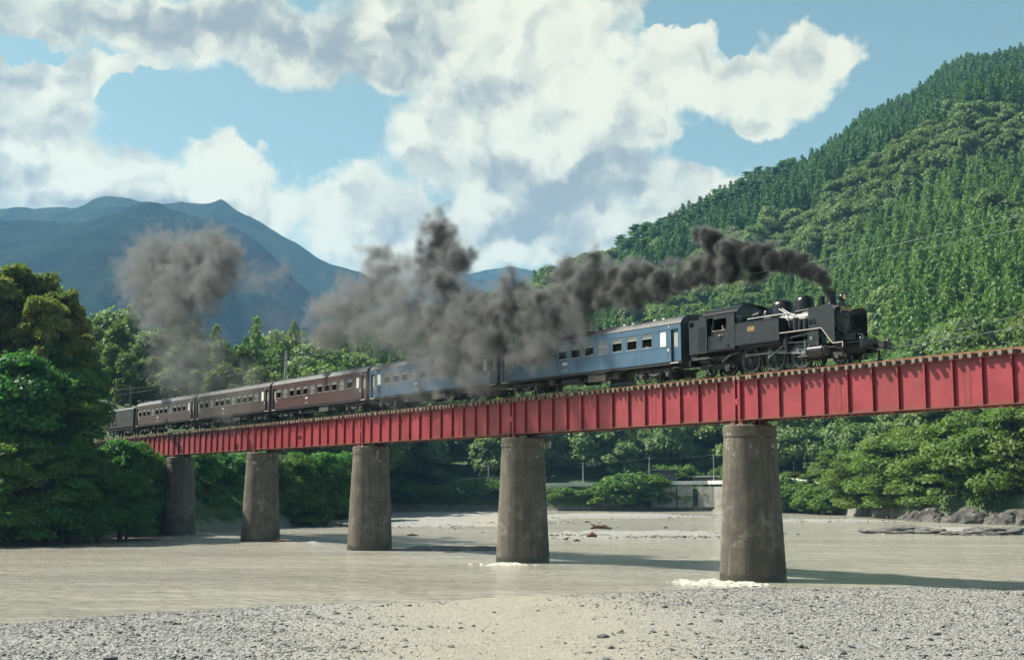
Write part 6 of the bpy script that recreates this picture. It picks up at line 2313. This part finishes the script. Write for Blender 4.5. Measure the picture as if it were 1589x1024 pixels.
# ------------------------------------------------------------------ smoke from the chimney
SMK = [(1289, 452, 9, 3.0, 0), (1286, 440, 12, 3.0, 0), (1276, 430, 14, 2.6, 0), (1260, 423, 16, 2.4, 0), (1243, 412, 17, 2.2, 0), (1225, 404, 18, 2.0, 0), (1208, 408, 19, 1.8, 0), (1190, 400, 21, 1.5, 0), (1172, 404, 24, 1.3, 0),
       (1150, 396, 22, 1.2, 0), (1130, 392, 20, 1.1, 0), (1112, 378, 18, 1.1, 0), (1100, 367, 14, 1.0, 0), (1140, 420, 24, 1.1, -.2), (1108, 412, 24, 1.1, -.2), (1082, 424, 24, 1.1, -.3), (1168, 428, 17, 1.0, -.2), (1058, 430, 24, 1.0, -.4), (1032, 440, 24, 1.0, -.6),
       (1008, 434, 24, 0.9, -.8), (984, 442, 26, 0.8, -1), (958, 436, 24, 0.8, -1), (935, 425, 22, 0.7, -1.2), (925, 398, 15, 0.7, -1.2), (942, 455, 20, 0.7, -1.3), (908, 448, 24, 0.7, -1.4), (880, 428, 20, 0.6, -1.5), (874, 458, 26, 0.6, -1.6), (898, 482, 28, 0.5, -2),
       (868, 494, 28, 0.55, -2.2), (842, 472, 28, 0.6, -2.2), (838, 505, 28, 0.6, -2.4), (806, 430, 17, 0.6, -1.8), (802, 458, 26, 0.7, -2), (788, 500, 34, 0.7, -2.6), (758, 480, 28, 0.7, -2.6), (775, 535, 30, 0.55, -3), (728, 478, 28, 0.65, -2.6),
       (712, 515, 32, 0.6, -3), (690, 545, 28, 0.45, -3.2), (700, 448, 26, 0.75, -2.4), (686, 415, 28, 0.9, -2), (681, 384, 30, 1.0, -2), (676, 360, 21, 0.9, -2), (705, 398, 21, 0.8, -2), (660, 440, 28, 0.65, -2.4), (640, 482, 34, 0.55, -2.8), (604, 418, 24, 0.6, -2),
       (583, 402, 19, 0.6, -2), (620, 452, 28, 0.55, -2.4), (580, 455, 34, 0.5, -2.4), (545, 478, 36, 0.5, -2.4), (515, 498, 33, 0.5, -2.4), (505, 520, 24, 0.5, -2.4), (565, 512, 30, 0.4, -2.6), (640, 532, 30, 0.3, -3), (665, 572, 30, 0.22, -3.4), (620, 592, 30, 0.2, -3.2),
       (740, 565, 26, 0.3, -3.4), (820, 545, 26, 0.35, -3), (852, 532, 24, 0.3, -3), (900, 520, 18, 0.2, -2.6),
       (700, 562, 34, 0.36, -3.3), (765, 548, 34, 0.42, -3.3), (730, 522, 34, 0.5, -3), (652, 502, 36, 0.5, -2.8), (608, 500, 32, 0.42, -2.6), (690, 500, 36, 0.6, -2.8), (745, 590, 26, 0.2, -3.4), (270, 558, 36, 0.14, -2), (300, 592, 38, 0.10, -2.2),
       (335, 380, 26, 0.55, -2), (352, 405, 28, 0.6, -2), (300, 398, 34, 0.5, -2), (250, 398, 36, 0.42, -2), (222, 425, 34, 0.38, -2), (240, 455, 38, 0.42, -2), (290, 452, 40, 0.5, -2), (330, 440, 30, 0.5, -2), (265, 492, 34, 0.4, -2), (292, 525, 34, 0.18, -2), (325, 550, 34, 0.12, -2),
       (432, 425, 20, 0.22, -2), (392, 432, 22, 0.2, -2), (262, 575, 30, 0.1, -2), (380, 600, 34, 0.08, -2.4), (350, 645, 20, 0.12, -2.6), (430, 500, 40, 0.05, -2), (640, 615, 24, 0.14, -3), (560, 600, 30, 0.08, -3)]


def smoke_blobs():
    out = []
    V = UY
    for px, py, r, w, lat in SMK:
        d = pdir(px, py)
        o = Vector((OX, OY, 0))
        t = (lat + o.x * V.x + o.y * V.y) / (d.x * V.x + d.y * V.y)
        p = Vector((d.x * t, d.y * t, CZ + d.z * t))
        rel = p - Vector((OX, OY, RZ))
        X, Y, Z = rel.dot(UX), rel.dot(UY), rel.z
        dist = d.y * t
        out.append((X, Y, Z, r * dist / F, w))
    return out


def build_smoke():
    bl = smoke_blobs()
    xs = [b[0] for b in bl]
    lo = Vector((min(xs) - 7, -8.5, -1.5))
    hi = Vector((8.2, 5.5, max(b[2] + b[3] for b in bl) + 2.5))
    me = bpy.data.meshes.new('smoke_plume')
    me.from_pydata([lo, hi], [], [])
    o = link(bpy.data.objects.new('smoke_plume', me))
    o.location = BP(0)
    o.rotation_euler = (0, 0, PHI)
    tag(o, 'dark brown grey smoke trailing back from the locomotive chimney', None, None, 'stuff')
    ng = bpy.data.node_groups.new('smoke_field', 'GeometryNodeTree')
    ng.interface.new_socket('Geometry', in_out='INPUT', socket_type='NodeSocketGeometry')
    ng.interface.new_socket('Geometry', in_out='OUTPUT', socket_type='NodeSocketGeometry')
    t = NT(ng)
    gi, go = t.new('NodeGroupInput'), t.new('NodeGroupOutput')
    pos = t.new('GeometryNodeInputPosition').outputs[0]
    # turbulence grows with the distance from the chimney
    sep = t.new('ShaderNodeSeparateXYZ')
    t.put(sep.inputs[0], pos)
    dist = t.math('SUBTRACT', 6.4, sep.outputs[0])
    amp = t.ramp(dist, 0, 45, 0.55, 2.2, False)
    w1 = t.vmath('SUBTRACT', t.noise(pos, 0.42, 2, 0.55, 'Color'), (0.5, 0.5, 0.5))
    w2 = t.vmath('SUBTRACT', t.noise(pos, 1.3, 3, 0.6, 'Color'), (0.5, 0.5, 0.5))
    p1 = t.vmath('ADD', pos, t.vmath('SCALE', w1, t.math('MULTIPLY', amp, 2.2)))
    p1 = t.vmath('ADD', p1, t.vmath('SCALE', w2, t.math('MULTIPLY', amp, 0.9)))
    # voronoi billows
    vor = t.new('ShaderNodeTexVoronoi')
    vor.feature = 'SMOOTH_F1'
    vor.inputs['Smoothness'].default_value = 0.35
    t.put(vor.inputs['Vector'], t.vmath('ADD', pos, t.vmath('SCALE', w2, 0.8)))
    vor.inputs['Scale'].default_value = 0.85
    bil = t.math('SUBTRACT', 0.42, vor.outputs['Distance'])
    fine = t.math('SUBTRACT', t.noise(pos, 2.0, 4, 0.65), 0.5)
    acc = None
    for X, Y, Z, r, w in bl:
        r = r * (1.05 if X > 1 else 1.25 if X > -8 else 1.55)
        d = t.length(t.vmath('SUBTRACT', p1, (X, Y, Z)))
        # (1 - d/r) * w, so weak blobs stay thin
        near = X > -8
        rr = r
        f = t.math('MULTIPLY_ADD', d, -1.0 / rr, 1.0)
        f = t.math('ADD', f, t.math('MULTIPLY', bil, 0.95))
        f = t.math('ADD', f, t.math('MULTIPLY', fine, 1.0))
        f = t.math('MULTIPLY', t.math('MAXIMUM', f, 0.0), w)
        acc = f if acc is None else t.math('MAXIMUM', acc, f)
    edge = t.ramp(dist, 0, 40, 3.4, 1.0, False)
    dens = t.math('MULTIPLY', t.math('MULTIPLY', t.math('POWER', acc, 1.3), edge), 3.4)
    dens = t.math('MINIMUM', dens, 7.0)
    vc = t.new('GeometryNodeVolumeCube')
    t.put(vc.inputs['Density'], dens)
    vc.inputs['Min'].default_value = lo
    vc.inputs['Max'].default_value = hi
    size = hi - lo
    vox = 0.2
    vc.inputs['Resolution X'].default_value = int(size.x / vox)
    vc.inputs['Resolution Y'].default_value = int(size.y / vox)
    vc.inputs['Resolution Z'].default_value = int(size.z / vox)
    sm = t.new('GeometryNodeSetMaterial')
    m = bpy.data.materials.new('coal_smoke')
    m.use_nodes = True
    q = NT(m.node_tree)
    q.n.clear()
    out = q.new('ShaderNodeOutputMaterial')
    pv = q.new('ShaderNodeVolumePrincipled')
    at = q.new('ShaderNodeAttribute')
    at.attribute_name = 'density'
    q.put(pv.inputs['Color'], q.mix(q.ramp(at.outputs['Fac'], 0.2, 2.4), (0.28, 0.282, 0.284), (0.035, 0.034, 0.034)))
    pv.inputs['Density'].default_value = 1.0
    pv.inputs['Anisotropy'].default_value = 0.15
    q.put(out.inputs['Volume'], pv.outputs[0])
    t.put(sm.inputs['Geometry'], vc.outputs[0])
    sm.inputs['Material'].default_value = m
    t.put(go.inputs[0], sm.outputs[0])
    me.materials.append(m)
    md = o.modifiers.new('smoke', 'NODES')
    md.node_group = ng
    return o


build_smoke()
SC.cycles.volume_step_rate = 2.0
SC.cycles.volume_max_steps = 512


# ------------------------------------------------------------------ air
def build_haze():
    mb = MB().box(-6500, 6500, -1500, 6500, -4.2, 1000)
    m = bpy.data.materials.new('haze')
    m.use_nodes = True
    q = NT(m.node_tree)
    q.n.clear()
    out = q.new('ShaderNodeOutputMaterial')
    pv = q.new('ShaderNodeVolumePrincipled')
    pv.inputs['Color'].default_value = (0.30, 0.60, 1.0, 1)
    pv.inputs['Density'].default_value = 0.95e-4
    pv.inputs['Anisotropy'].default_value = 0.2
    q.put(out.inputs['Volume'], pv.outputs[0])
    mb.build('haze', m, kind='stuff')


build_haze()
